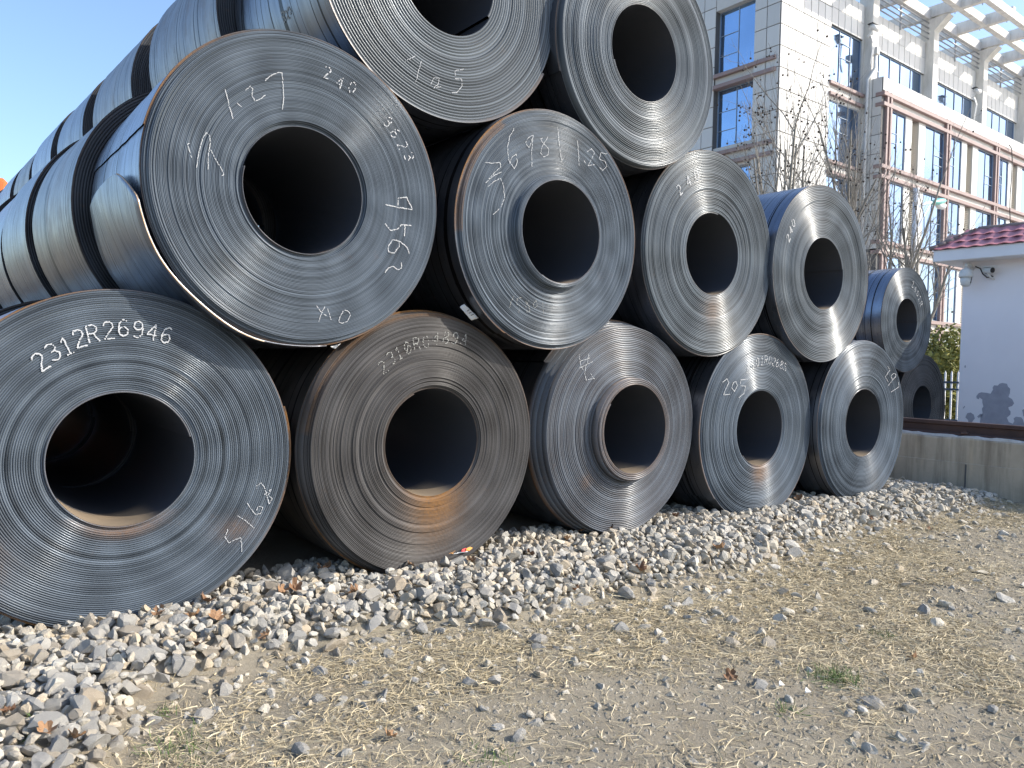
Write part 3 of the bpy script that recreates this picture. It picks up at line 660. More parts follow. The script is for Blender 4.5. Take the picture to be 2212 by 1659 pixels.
for k in range(3):
    u = 0.35+0.16*k; a = tg[0]*(1-u)+tg[3]*u; d = tg[1]*(1-u)+tg[2]*u; e = (tg[3]-tg[0])*0.035
    p0 = a+(d-a)*0.25; p1 = a+(d-a)*0.8; s = np.array([0, -0.016, 0])
    b.add([p0+s, p1+s, p1+e+s, p0+e+s], [(0, 1, 2, 3)])
b.build('printed_line', MAT['dark'], tagp)
paper('paper_tag', [on_y(c6(*p), 0.03) for p in ((272, 228), (300, 222), (318, 215), (298, 240))], MAT['paper'], 'small pale paper scrap caught under the coil chalked 1.27', 'paper scrap')

# ================================================================== CONCRETE WALL AND CRANE RAIL
def rough_strip():
    root = empty('concrete_wall', (9.5, 0, -0.1), 'low stained concrete wall carrying the crane rail', 'wall')
    b = MB(); y0, y1, n = -7.0, 26.0, 90
    ysw = np.linspace(y0, y1, n+1); rr = np.random.default_rng(8); V = []
    for yv in ysw:
        tz = 0.70+rr.normal(0, 0.004)
        ex = rr.normal(0, 0.004)
        V += [(9.5, yv, -0.4), (9.5, yv, 0.38), (9.512, yv, 0.385), (9.512+ex*0.3, yv, tz-0.02), (9.525+ex, yv, tz), (10.1, yv, tz), (10.1, yv, -0.4)]
    Fq = []
    for i in range(n):
        for k in range(6): Fq.append((i*7+k, (i+1)*7+k, (i+1)*7+k+1, i*7+k+1))
    Fq += [tuple(range(7))[::-1], tuple(n*7+k for k in range(7))]
    b.add(V, Fq); b.build('wall_body', MAT['wall'], root)
    # ragged pale mortar bed along the top edge
    V = []; n = 260; ysw = np.linspace(-6.9, 12, n+1)
    for yv in ysw:
        x0 = 9.515+rr.uniform(0, 0.03); h = 0.712+rr.uniform(0, 0.022)
        V += [(x0, yv, 0.695), (x0+0.012, yv, h), (9.80, yv, h+0.004)]
    Fq = []
    for i in range(n):
        for k in range(2): Fq.append((i*3+k, (i+1)*3+k, (i+1)*3+k+1, i*3+k+1))
    mesh_obj('mortar_edge', V, Fq, MAT['wall_cap'], root)
    # vertical pour joints
    for yv in (-4.1, -0.42, 3.2):
        MB().box(9.492, 9.5, yv-0.008, yv+0.008, -0.2, 0.37).build('pour_joint', MAT['joint'], root)
    # crane rail lying on the wall
    root = empty('crane_rail', (9.72, 0, 0.72), 'rusty brown steel rail lying along the concrete wall', 'rail')
    poly = [(9.60,.722),(9.84,.722),(9.84,.738),(9.745,.752),(9.742,.832),(9.762,.846),(9.762,.885),(9.752,.893),(9.688,.893),(9.678,.885),(9.678,.846),(9.698,.832),(9.695,.752),(9.60,.738)]
    MB().prism(poly, -7, 26).build('rail_profile', MAT['rail'], root)
    me = MB().box(-0.035, 0.035, -0.04, 0.04, 0, 0.03, 0.008).box(-0.012, 0.012, -0.012, 0.012, 0.03, 0.055).mesh('rail_clip', MAT['rail'])
    for i in range(16):
        shared('rail_clip', me, (9.61, -6.3+i*0.85, 0.738), root)
rough_strip()

# ================================================================== GATEHOUSE
def gatehouse():
    X = 15.9
    corner = on_x(c4(1300, 650), X); y1 = float(corner[1])      # far corner of the wall we see
    root = empty('gatehouse', (X, y1, -0.1), 'pale lilac painted gatehouse with red tiled roof edge and peeling wall', 'building')
    zs = float(on_x(c4(1500, 195), X)[2])                         # underside of the eave
    y0 = y1-6.0
    MB().box(X, X+4.2, y0, y1, -0.3, zs+0.02, 0.015).build('wall', MAT['gate_wall'], root)
    # bare patches where the paint has peeled
    main = [(1385,1320),(1400,1255),(1398,1215),(1428,1170),(1420,1110),(1440,1080),(1425,1030),(1425,990),(1385,960),(1378,985),(1350,975),(1345,945),(1375,905),(1410,893),(1480,900),(1533,912),(1565,860),(1562,830),(1580,800),(1630,805),(1650,780),(1690,768),(1750,780),(1765,820),(1793,845),(1790,905),(1770,955),(1820,985),(1845,1040),(1820,1075),(1770,1090),(1775,1120),(1800,1150),(1795,1190),(1750,1230),(1775,1290),(1830,1310),(1850,1275),(1840,1240),(1870,1218),(1940,1225),(1965,1260),(1978,1300),(2100,1290),(2200,1380),(2050,1400),(1700,1370)]
    small = [[(1200,1225),(1225,1170),(1270,1162),(1310,1190),(1325,1240),(1295,1275),(1285,1310),(1245,1305),(1235,1260)], [(1355,1215),(1395,1180),(1430,1185),(1420,1210),(1375,1235)], [(1187,540),(1205,535),(1203,565),(1190,568)], [(1165,1100),(1190,1072),(1195,1085),(1172,1110)], [(1955,1130),(1990,1110),(2010,1200),(1970,1215)]]
    for poly in [main]+small:
        P = [on_x(c9(*p), X-0.0035) for p in poly]
        n = len(P); V = [tuple(p) for p in P]+[(X+0.01, p[1], p[2]) for p in P]
        mesh_obj('bare_patch', V, [tuple(range(n)), tuple(range(2*n-1, n-1, -1))]+[(i, i+n, (i+1) % n+n, (i+1) % n) for i in range(n)], MAT['bare_plaster'], root)
    # roof: flat slab eave, then a short tiled slope
    ov = 0.5; ze = zs; zf = zs+0.235
    MB().box(X-ov, X+4.7, y0-ov, y1+ov*0.75, ze, zf, 0.012).build('fascia', MAT['gate_trim'], root)
    ex, ey = X-ov, y1+ov*0.75
    d = ray(*c4(1325, 25))                                        # where the hip meets the ridge: x-ex = ey-y
    t = (ex+ey-(CAM[0]+CAM[1]))/(d[0]+d[1]); tp = CAM+t*d; run = max(0.6, float(tp[0]-ex)); rise = float(tp[2]-zf)
    roof = MB().prism([(ex-0.02, zf+0.002), (ex+run, zf+rise-0.05), (ex+run, zf+0.002)], y0-ov, ey-0.03).build('roof', MAT['mortar'], root)
    # hip end body
    V = [(ex-0.02, ey+0.02, zf+0.002), (X+4.7, ey+0.02, zf+0.002), (ex+run, ey-run, zf+rise-0.05), (X+4.7, ey-run, zf+rise-0.05), (ex+run, ey-run, zf+.002), (X+4.7, ey-run, zf+0.002)]
    mesh_obj('hip_end', V, [(0, 2, 3, 1), (0, 4, 2), (1, 3, 5), (2, 4, 5, 3), (0, 1, 5, 4)], MAT['mortar'], roof)
    print('roof', ex, ey, zf, run, rise)
    L = math.hypot(run, rise); rows = 3; th = L/rows; tw = 0.255
    ang = math.atan2(rise, run)
    # one waved tile: local u along eave (y), v up the slope
    nu, nv = 10, 3; V = []; Fq = []
    for i in range(nu+1):
        u = i/nu
        for k in range(nv+1):
            v = k/nv
            w = 0.011*math.cos(2*math.pi*u)*(1-0.15*v)+0.022*(1-v)
            V.append((v*(th+0.03), (u-0.5)*tw*1.03, w))
    nn = len(V); V += [(a, b_, c_-0.014) for a, b_, c_ in V]
    for i in range(nu):
        for k in range(nv):
            q = [i*(nv+1)+k, i*(nv+1)+k+1, (i+1)*(nv+1)+k+1, (i+1)*(nv+1)+k]
            Fq.append(q[::-1]); Fq.append([a+nn for a in q])
        a, b_ = i*(nv+1), (i+1)*(nv+1); Fq.append((a, b_, b_+nn, a+nn))
    tile = quick_mesh('tile', V, Fq, MAT['tile'], True)
    for rw in range(rows):
        s = rw*th-0.03
        px, pz = ex-0.02+s*math.cos(ang), zf+0.012+s*math.sin(ang)
        ymax = ey-max(0, px-ex)-0.02-tw*0.55
        k = 0
        while ymax-k*tw > y0-ov+1.2:
            yy = ymax-k*tw
            shared('tile', tile, (px, yy, pz), roof, rot=(0, -ang, 0)); k += 1
    # the other slope, at the far end
    a2 = math.atan2(rise, run)
    for rw in range(rows):
        s = rw*th-0.03
        py, pz = ey+0.02-s*math.cos(a2), zf+0.012+s*math.sin(a2)
        for k in range(10):
            xx = ex+0.25+max(0, (ey-py))+k*tw
            o = shared('tile', tile, (xx, py, pz), roof); o.rotation_euler = Matrix(((0, 1, 0), (-math.cos(a2), 0, math.sin(a2)), (math.sin(a2), 0, math.cos(a2)))).transposed().to_3x3().inverted().to_euler() if False else (Matrix.Rotation(-math.pi/2, 3, 'Z') @ Matrix.Rotation(-a2, 3, 'Y')).to_euler()
    # ridge caps over hip and top edge
    a = np.array([ex-0.05, ey+0.05, zf+0.03]); b_ = np.array([ex+run, ey-run, zf+rise+0.01])
    n = 6
    for i in range(n):
        p0 = a+(b_-a)*(i/n); p1 = a+(b_-a)*((i+1.08)/n)
        MB().tube([p0+[0, 0, .0], p1+[0, 0, -0.012]], [0.052, 0.044], 10).build('hip_cap', MAT['mortar'], roof, True)
    b3 = np.array([ex+run, y0-ov+1, zf+rise+0.01])
    for i in range(12):
        p0 = b_+(b3-b_)*(i/12); p1 = b_+(b3-b_)*((i+1.04)/12)
        MB().tube([p0, p1], [0.05, 0.045], 10).build('ridge_cap', MAT['mortar'], roof, True)
    # ----- cameras on the wall
    P = on_x(c4(1332, 285), X-0.30)
    cd = empty('dome_camera', (X, P[1], P[2]), 'round white speed-dome security camera under the gatehouse eave', 'security camera')
    def lathe(b, cx, cy, prof, n=20):
        base = len(b.v)
        for (rr, zz) in prof:
            for k in range(n): b.v.append((cx+rr*math.cos(2*math.pi*k/n), cy+rr*math.sin(2*math.pi*k/n), zz))
        for i in range(len(prof)-1):
            for k in range(n): b.f.append((base+i*n+k, base+i*n+(k+1) % n, base+(i+1)*n+(k+1) % n, base+(i+1)*n+k))
        return b
    x0 = X-0.30; z0 = P[2]
    lathe(MB(), x0, P[1], [(0.0, z0-0.02), (0.125, z0-0.02), (0.132, z0+0.0), (0.13, z0+0.05), (0.11, z0+0.12), (0.07, z0+0.155), (0.03, z0+0.165), (0.03, z0+0.20), (0, z0+0.2)]).build('housing', MAT['white_pl'], cd, True)
    lathe(MB(), x0, P[1], [(0.0, z0-0.205), (0.06, z0-0.195), (0.088, z0-0.16), (0.10, z0-0.10), (0.105, z0-0.022), (0, z0-0.022)]).build('dome', MAT['white_pl'], cd, True)
    MB().tube([(X-0.005, P[1], z0+0.17), (X-0.1, P[1], z0+0.24), (x0+0.05, P[1], z0+0.25), (x0, P[1], z0+0.235), (x0, P[1], z0+0.19)], 0.035, 10).build('bracket', MAT['white_pl'], cd, True)
    MB().tube([(x0-0.0, P[1]-0.11, z0-0.02), (x0-0.02, P[1]-0.10, z0-0.14)], [0.008, 0.008], 6).build('drip_edge', MAT['dark'], cd)
    P2 = on_x(c4(1455, 250), X-0.16)
    cb = empty('bullet_camera', (X, P2[1], P2[2]), 'white bullet security camera with black lens on the gatehouse wall', 'security camera')
    dirv = np.array([-0.5, -1.0, -0.12]); dirv /= np.linalg.norm(dirv)
    cc = np.array(P2)
    MB().tube([cc-dirv*0.10, cc-dirv*0.09, cc+dirv*0.10, cc+dirv*0.105], [0.045, 0.058, 0.062, 0.062], 14).build('body', MAT['white_pl'], cb, True)
    MB().tube([cc+dirv*0.106, cc+dirv*0.112], [0.052, 0.052], 14).build('lens', MAT['dark'], cb)
    u = np.cross(dirv, [0, 0, 1.0])
    MB().add([cc-dirv*0.10+u*0.06+[0, 0, .05], cc-dirv*0.10-u*0.06+[0, 0, .05], cc+dirv*0.15-u*0.065+[0, 0, .068], cc+dirv*0.15+u*0.065+[0, 0, .068],
              cc-dirv*0.10+u*0.06+[0, 0, .066], cc-dirv*0.10-u*0.06+[0, 0, .066], cc+dirv*0.15-u*0.065+[0, 0, .080], cc+dirv*0.15+u*0.065+[0, 0, .080]],
             [(3,2,1,0),(4,5,6,7),(0,1,5,4),(1,2,6,5),(2,3,7,6),(3,0,4,7)]).build('sun_shield', MAT['white_pl'], cb)
    MB().tube([cc-dirv*0.02+[0, 0, -.05], cc+[0.06, -0.03, -0.14], (X-0.002, cc[1]-0.05, cc[2]-0.17)], 0.02, 8).build('bracket', MAT['white_pl'], cb)
    pts = [(X-0.03, P[1]-0.06, z0+0.22), (X-0.05, P[1]-0.16, z0+0.17), (X-0.05, P[1]-0.21, z0+0.06), (X-0.05, P[1]-0.29, z0-0.02), (X-0.06, P[1]-0.40, z0-0.01), tuple(cc-dirv*0.08+[0, 0, -0.05])]
    tag(MB().tube(pts, 0.012, 6).build('camera_cable', MAT['dark'], None, True, origin=pts[0]), 'black cable looping between the two cameras on the gatehouse', 'cable')
gatehouse()

# ================================================================== OFFICE BUILDING
def office():
    X0, YB, ZT = 28.11, 14.93, 18.85
    root = empty('office_building', (X0, YB, -0.1), 'cream clad multi-storey office building with blue glass and concrete roof pergola', 'building')
    panels = {}
    def panel(cx, cy, cz, dx, dy, dz):
        key = (round(dx, 3), round(dy, 3), round(dz, 3))
        if key not in panels:
            panels[key] = MB().box(-dx/2, dx/2, -dy/2, dy/2, -dz/2, dz/2, 0.006).mesh('panel', MAT['panel'])
        shared('panel', panels[key], (cx, cy, cz), root)
    def window(x0, x1, z0, z1, y, cols, rows, face='y', rnd=random.Random(4)):
        """frame with mullions; every pane an object. face 'y': in the front; face 'x': in the end wall (x0,x1 are then y)."""
        fr = MB(); t = 0.024
        def bx(a0, a1, b0, b1, d0, d1):
            if face == 'y': fr.box(a0, a1, y+d0, y+d1, b0, b1)
            else: fr.box(y+d0, y+d1, a0, a1, b0, b1)
        bx(x0, x1, z0, z0+t*1.5, -.03, .04); bx(x0, x1, z1-t*1.5, z1, -.03, .04); bx(x0, x0+t*1.5, z0+t*1.5, z1-t*1.5, -.03, .04); bx(x1-t*1.5, x1, z0+t*1.5, z1-t*1.5, -.03, .04)
        cw = (x1-x0)/cols; rects = []
        for i in range(cols):
            a0, a1 = x0+i*cw, x0+(i+1)*cw
            if i: bx(a0-t/2, a0+t/2, z0+t*1.5, z1-t*1.5, -.025, .035)
            rs = rows[i % len(rows)]
            prev = z0
            for f in list(rs)+[1.0]:
                zz = z0+(z1-z0)*f
                rects.append((a0, a1, prev, zz))
                if f < 1: bx(a0+t/2, a1-t/2, zz-t/2, zz+t/2, -.02, .03)
                prev = zz
        w = fr.build('window', MAT['frame'], root)
        for (a0, a1, b0, b1) in rects:
            g = 0.012; tilt = [rnd.uniform(-0.006, 0.006) for _ in range(4)]
            cs = [(a0+g, b0+g), (a1-g, b0+g), (a1-g, b1-g), (a0+g, b1-g)]
            if face == 'y': V = [(a, y+0.01+tt, b_) for (a, b_), tt in zip(cs, tilt)]+[(a, y+0.03, b_) for a, b_ in cs]
            else: V = [(y+0.01+tt, a, b_) for (a, b_), tt in zip(cs, tilt)]+[(y+0.03, a, b_) for a, b_ in cs]
            Fq = [(0,1,2,3),(7,6,5,4),(0,4,5,1),(1,5,6,2),(2,6,7,3),(3,7,4,0)]
            mesh_obj('pane', V, Fq, MAT['glass_front' if face == 'y' else 'glass'], w)
        return w
    W = MB()
    # carcass: corner block with openings left for the windows
    yi = YB+0.5
    def wallbox(x0, x1, y0, y1, z0, z1, mt='plaster'): MB().box(x0, x1, y0, y1, z0, z1).build('wall', MAT[mt], root)
    # front wall between corner and first window column
    wallbox(X0, 32.05, YB, YB+0.5, -0.2, ZT, 'joint')
    wallbox(34.85, 35.6, YB, YB+0.5, -0.2, ZT)
    bands = [3.6*k for k in range(0, 6)]
    # window column on the front, x 32.05-34.85
    fl = [(3.95, 6.85), (7.55, 10.45), (11.1, 14.0-0.15), (14.65, 17.2)]
    zprev = -0.2
    for z0, z1 in fl:
        wallbox(32.05, 34.85, YB+0.02, YB+0.5, zprev, z0-0.0); zprev = z1
        window(32.05, 34.85, z0, z1, YB+0.09, 3, [(), (0.52, 0.78), ()])
    wallbox(32.05, 34.85, YB, YB+0.5, zprev, ZT, 'joint')
    wallbox(34.85-0.001, 34.85, YB, YB+0.5, 0, 0.01)
    for zc in (14.33, 10.77, 7.2, 3.6):
        for dz in (-0.25, 0.25):
            MB().box(31.98, 35.0, YB-0.14, YB+0.3, zc+dz-0.075, zc+dz+0.075, 0.01).build('ledge', MAT['redbrown'], root)
    # end wall (x = X0)
    ys_ = [(YB+0.5, 16.2), (18.3, 22.0)]
    for a, b_ in ys_: wallbox(X0, X0+0.5, a, b_, -0.2, ZT, 'joint')
    zprev = -0.2
    for z0, z1 in [(3.95, 6.95), (7.5, 10.5), (11.1+0.4, 14.2), (14.85, 17.75)]:
        wallbox(X0+0.05, X0+0.5, 16.2, 18.3, zprev, z0); zprev = z1
        window(16.2, 18.3, z0, z1, X0+0.30, 2, [(), (0.30, 0.62)], face='x')
    wallbox(X0, X0+0.5, 16.2, 18.3, zprev, ZT)
    for z0, z1 in [(11.5, 14.2), (14.85, 17.75)]:
        window(19.6, 21.7, z0, z1, X0-0.012, 2, [(), (0.30, 0.62)], face='x')
    for zc in (14.5, 10.95, 7.35):
        for dz in (-0.25, 0.25):
            MB().box(X0-0.15, X0+0.2, 15.05, 22.0, zc+dz-0.085, zc+dz+0.085, 0.01).build('ledge', MAT['redbrown'], root)
    # roof and core
    wallbox(X0+0.5, 62, YB+0.5, 22.0, -0.2, 17.9)
    wallbox(35.6, 62, YB+0.06, YB+0.5, 17.15, ZT-0.02, 'joint')
    # cladding panels: corner front, 7 across
    pw, ph = (32.05-X0)/7, 0.906
    for i in range(7):
        for k in range(16):
            zc = ZT-(k+0.5)*ph
            panel(X0+(i+0.5)*pw, YB-0.018, zc, pw-0.034, 0.04, ph-0.034)
    for i in range(5):
        panel(32.05+(i+0.5)*2.8/5, YB-0.018, 18.42, 2.8/5-0.034, 0.04, 0.85); panel(32.05+(i+0.5)*2.8/5, YB-0.018, 17.60, 2.8/5-0.034, 0.04, 0.76)
    for k in range(12):
        zc = ZT-(k+0.5)*ph
        if any(abs(zc-q) < 0.25 for q in (14.5, 10.95)): pass
        for j, (a, b_) in enumerate(((YB+0.004, 15.57), (15.57, 16.2), (18.3, 18.95), (18.95, 19.58))):
            panel(X0-0.018, (a+b_)/2, zc, 0.04, b_-a-0.034, ph-0.034)
    # columns and the strip windows of the top storey
    cols = [35.30+6.3*k for k in range(5)]
    for k, cx in enumerate(cols):
        MB().box(cx-0.28, cx+0.30, YB-0.40, YB+0.3, 12.0 if k == 0 else 15.0, 20.0, 0.015).build('column', MAT['conc_beam'], root)
        MB().prism([(YB-1.1, 20.0), (YB-0.40, 19.35), (YB+0.3, 19.35), (YB+0.3, 20.0)], cx-0.27, cx+0.29, 'x').build('haunch', MAT['conc_beam'], root)
    for k in range(4):
        a, b_ = cols[k]+0.30, cols[k+1]-0.28
        n = 10; w_ = (b_-a)/n
        for i in range(n):
            panel(a+(i+0.5)*w_, YB+0.03, 18.42, w_-0.034, 0.04, 0.85); panel(a+(i+0.5)*w_, YB+0.03, 17.57, w_-0.034, 0.04, 0.83)
        window(a, b_-0.25, 15.0, 17.15, YB+0.12, 5, [(0.55,), (), (), (), (0.5,)])
        MB().box(b_-0.25, b_, YB+0.1, YB+0.5, 15.0, 17.14).build('wall', MAT['plaster'], root)
        # pipe railing above the parapet
        for j in range(4):
            MB().tube([(a, YB-0.1, 19.0+j*0.27), (b_, YB-0.1, 19.0+j*0.27)], 0.035, 8).build('railing_pipe', MAT['pipe'], root, True)
        MB().box((a+b_)/2-0.04, (a+b_)/2+0.04, YB-0.05, YB+0.03, 18.7, 19.95).build('railing_post', MAT['pipe'], root)
    # pergola of concrete beams
    xe = 62
    for yv, h in ((YB+0.0, 0.55), (YB-1.5, 0.45), (YB-2.75, 0.45), (YB+2.2, 0.5), (YB+4.4, 0.5)):
        MB().box(33.2, xe, yv-0.14, yv+0.14, 20.55-h, 20.55, 0.012).build('pergola_beam', MAT['conc_beam'], root)
    for k in range(9):
        cx = 35.3+3.15*k
        MB().box(cx-0.15, cx+0.15, YB-2.9, YB+6, 20.12, 20.72, 0.012).build('pergola_beam', MAT['conc_beam'], root)
        for yv in (YB-0.75, YB-2.1):
            MB().tube([(cx+1.2, yv, 20.5), (cx+1.25, yv-0.05, 21.0)], 0.02, 5).build('rebar_stub', MAT['dark'], root)
        MB().tube([(cx+0.15, YB-0.9, 20.6), (cx+3.0, YB-0.9, 20.6)], 0.018, 5).build('rebar', MAT['dark'], root)
    # drainpipe on the first column
    MB().tube([(35.05, YB-0.55, 16.6), (35.05, YB-0.55, 15.8), (34.9, YB-0.3, 15.3), (34.9, YB-0.3, 5)], 0.075, 8).build('drainpipe', MAT['white_pl'], root, True)
    MB().box(34.92, 35.18, YB-0.7, YB-0.4, 16.4, 16.75, 0.02).build('rain_head', MAT['conc_beam'], root)
    # ---------------- lower block standing forward
    yf = 13.98; xb = 35.08; zb = 15.32; xend = 62
    wallbox(xb, xb+0.5, yf+0.02, YB+0.5, -0.2, zb-0.02, 'joint')
    wallbox(xb+0.5, xend, yf+0.35, YB+0.4, -0.2, zb-0.02)
    wallbox(xb+0.02, xend, yf+0.02, yf+0.35, 14.68, zb-0.02, 'joint')
    for k in range(38):
        panel(xb+0.02+(k+0.5)*0.56, yf, (14.69+zb)/2, 0.53, 0.04, zb-14.69)
    for k in range(9):
        for j in range(2):
            panel(xb, yf+0.02+(j+0.5)*0.46, zb-(k+0.5)*0.9, 0.04, 0.43, 0.868)
    fins = [35.62+6.35*k for k in range(5)]
    for zc in (14.27, 10.88, 7.32, 3.75):
        dz = 0.24
        MB().box(xb-0.06, xend, yf-0.14, yf+0.3, zc+dz-0.09, zc+dz+0.09, 0.01).build('ledge', MAT['redbrown'], root)
        MB().box(xb-0.06, xend, yf-0.14, yf+0.3, zc-dz-0.09, zc-dz+0.09, 0.01).build('ledge', MAT['redbrown'], root)
        MB().box(xb, xend, yf+0.04, yf+0.34, zc-dz+0.09, zc+dz-0.09).build('wall', MAT['plaster'], root)
    for fx in fins:
        for dx in (-0.17, 0.17):
            MB().box(fx+dx-0.085, fx+dx+0.085, yf-0.12, yf+0.3, 0, 14.66, 0.01).build('fin', MAT['redbrown'], root)
        MB().box(fx-0.09, fx+0.09, yf+0.05, yf+0.3, 0, 14.6).build('fin_backing', MAT['redbrown'], root)
    for k in range(4):
        a, b_ = fins[k]+0.26, fins[k+1]-0.26; wdt = b_-a
        for zc in (10.88, 7.32, 3.75, 0.2):
            z0, z1 = zc+0.33, (zc+3.56-0.33 if zc > 1 else zc+3.2)
            if zc == 10.88: z1 = 14.27-0.33
            w1 = a+0.275*wdt; p1 = a+0.385*wdt; l1 = a+0.51*wdt; p2 = a+0.63*wdt
            window(a, w1, z0, z1, yf+0.05, 2, [(0.45, 0.62), ()]); window(p2+0.02, b_, z0, z1, yf+0.05, 2, [(), (0.35, 0.52)])
            MB().box(w1, p1, yf+0.0, yf+0.34, z0, z1, 0.008).build('pilaster', MAT['panel'], root)
            MB().box(l1, p2, yf+0.0, yf+0.34, z0, z1, 0.008).build('pilaster', MAT['panel'], root)
            lv = MB(); nz = int((z1-z0)/0.10)
            for q in range(nz):
                zq = z0+(q+0.5)*(z1-z0)/nz
                lv.add([(p1, yf+0.06, zq-0.03), (l1, yf+0.06, zq-0.03), (l1, yf+0.16, zq+0.04), (p1, yf+0.16, zq+0.04), (p1, yf+0.06, zq-0.015), (l1, yf+0.06, zq-0.015), (l1, yf+0.16, zq+0.055), (p1, yf+0.16, zq+0.055)],
                       [(3,2,1,0),(4,5,6,7),(0,1,5,4),(1,2,6,5),(2,3,7,6),(3,0,4,7)])
            lv.build('louver', MAT['louver'], root)
    # a loose cable hanging down the front
    P = [on_y(c3(*p), yf-0.25) for p in ((2052, 962), (2068, 985), (2072, 1060), (2068, 1180), (2058, 1290), (2056, 1400), (2060, 1500), (2060, 1600))]
    MB().tube(P, 0.025, 5).build('hanging_cable', MAT['dark'], root, True)
    # little cameras on brackets
    for px, lab in (((1148, 185), 'small white camera bracketed to the first roof column of the office'), ((1832, 605), 'small white camera with dangling leads on the third office column')):
        q = on_y(c3(*px), YB-0.75)
        cd = empty('wall_camera', q, lab, 'security camera')
        MB().tube([q+[-0.2, 0, 0.02], q+[0.2, -0.12, -0.03]], 0.13, 10).build('body', MAT['white_pl'], cd, True)
        MB().tube([q+[0.2, -0.12, -0.03], q+[0.21, -0.125, -0.032]], 0.10, 10).build('lens', MAT['dark'], cd)
        MB().tube([q+[-0.05, 0.02, -0.1], q+[-0.05, 0.12, -0.3], q+[-0.05, 0.22, -0.35]], 0.05, 6).build('bracket', MAT['white_pl'], cd)
        MB().box(q[0]-0.25, q[0]+0.22, q[1]-0.14, q[1]+0.14, q[2]+0.13, q[2]+0.16).build('hood', MAT['dark'], cd)
        for e in (0.0, 0.1): MB().tube([q+[e, 0.1, -0.3], q+[0.1+e, 0.0, -0.7], q+[0.05+e, 0.05, -1.2], q+[0.1+e, 0.12, -1.6]], 0.022, 5).build('lead', MAT['white_pl'], cd)
office()

# ================================================================== STREET LAMP, FENCE, HEDGE, TREES
def lamp():
    q0 = on_y(c8(745, 150), 8); q1 = on_y(c8(690, 980), 8)
    x, y = float((q0[0]+q1[0])/2), 8.0; zt = float(q0[2])
    root = empty('street_lamp', (x, y, -0.1), 'white street lamp with a pale green head beside the bare trees', 'street lamp')
    MB().tube([(x, y, -0.1), (x, y, 0.5), (x, y, zt)], [0.14, 0.13, 0.095], 12).build('pole', MAT['lamp_white'], root, True)
    e = on_y(c8(900, 305), 8); h = on_y(c8(1058, 285), 8)
    MB().tube([(x, y, e[2]-0.35), (x+0.8, y, e[2]-0.06), tuple(e)], 0.05, 8).build('arm', MAT['lamp_white'], root, True)
    MB().tube([(x, y, e[2]-1.2), (x+0.6, y, e[2]-0.55), (e[0]-0.1, y, e[2]-0.1)], 0.03, 8).build('brace', MAT['lamp_white'], root, True)
    b = MB(); n = 12; e = np.array(e); h = np.array(h); L = h-e
    V = []; Fq = []
    for i in range(9):
        u = i/8; wv = 0.17*math.sin(math.pi*(0.12+0.85*u))**0.7; hv = 0.13*math.sin(math.pi*(0.1+0.85*u))**0.8
        for k in range(n):
            a = 2*math.pi*k/n; V.append(tuple(e+L*u+np.array([0, wv*math.cos(a), hv*math.sin(a)])))
    for i in range(8):
        for k in range(n): Fq.append((i*n+k, i*n+(k+1) % n, (i+1)*n+(k+1) % n, (i+1)*n+k))
    Fq += [tuple(range(n))[::-1], tuple(8*n+k for k in range(n))]
    b.add(V, Fq).build('lamp_head', MAT['lamp_green'], root, True)
    c_ = e+L*0.6
    MB().tube([c_+[-0.3, 0, -0.10], c_+[-0.1, 0, -0.16], c_+[0.25, 0, -0.15], c_+[0.42, 0, -0.08]], [0.06, 0.11, 0.11, 0.05], 10).build('lens', MAT['white_pl'], root, True)
lamp()
def fence():
    X = 19.0; a = on_x(c9(935, 640), X); b_ = on_x(c9(1020, 640), X); sp = abs(float(b_[1]-a[1])); zt = float(a[2])
    r1 = float(on_x(c9(935, 758), X)[2]); r2 = float(on_x(c9(920, 850), X)[2]); r3 = float(on_x(c9(905, 1255), X)[2])
    root = empty('picket_fence', (X, a[1], -0.1), 'white metal picket fence with dark rails between the far coils and the gatehouse', 'fence')
    me = MB().box(-0.018, 0.018, -0.018, 0.018, 0, 1.0).add([(-.018,-.018,1.0),(.018,-.018,1.0),(.018,.018,1.0),(-.018,.018,1.0),(0,0,1.045)], [(0,1,4),(1,2,4),(2,3,4),(3,0,4)]).mesh('picket', MAT['picket'])
    for i in range(-14, 12):
        shared('picket', me, (X, a[1]-i*sp, -0.05), root, scale=(1, 1, zt+0.05))
    for zr in (r1, r2, r3):
        MB().box(X-0.03, X+0.025, a[1]-12*sp, a[1]+15*sp, zr-0.022, zr+0.022).build('rail', MAT['fence_rail'], root)
fence()
def leaf_cloud(name, blobs, n, size, mat, seed, parent):
    r = np.random.default_rng(seed); V = []; T = []
    cnt = [int(n*b[3]*b[4]*b[5]/sum(q[3]*q[4]*q[5] for q in blobs)) for b in blobs]
    for (cx, cy, cz, rx, ry, rz), k in zip(blobs, cnt):
        d = r.normal(size=(k, 3)); d /= np.linalg.norm(d, axis=1)[:, None]; rad = r.uniform(0.35, 1.08, k)**0.6
        P = np.array([cx, cy, cz])+d*rad[:, None]*np.array([rx, ry, rz])*(1+0.18*np.sin(d[:, :1]*9+cz)*np.cos(d[:, 1:2]*8))
        a = r.normal(size=(k, 3)); a /= np.linalg.norm(a, axis=1)[:, None]
        b_ = np.cross(a, r.normal(size=(k, 3))); b_ /= np.linalg.norm(b_, axis=1)[:, None]
        s = size*r.uniform(0.6, 1.3, k)[:, None]
        V.append(np.stack([P-a*s, P+b_*s*0.45, P+a*s, P-b_*s*0.45], 1).reshape(-1, 3)); T.append(np.repeat(r.uniform(0, 1, k), 4))
    V = np.concatenate(V); T = np.concatenate(T); V[:, 2] = np.maximum(V[:, 2], 0)
    o = mesh_obj(name, V, np.arange(len(V)).reshape(-1, 4).tolist(), mat, parent); set_attr(o, 'tone', T); return o
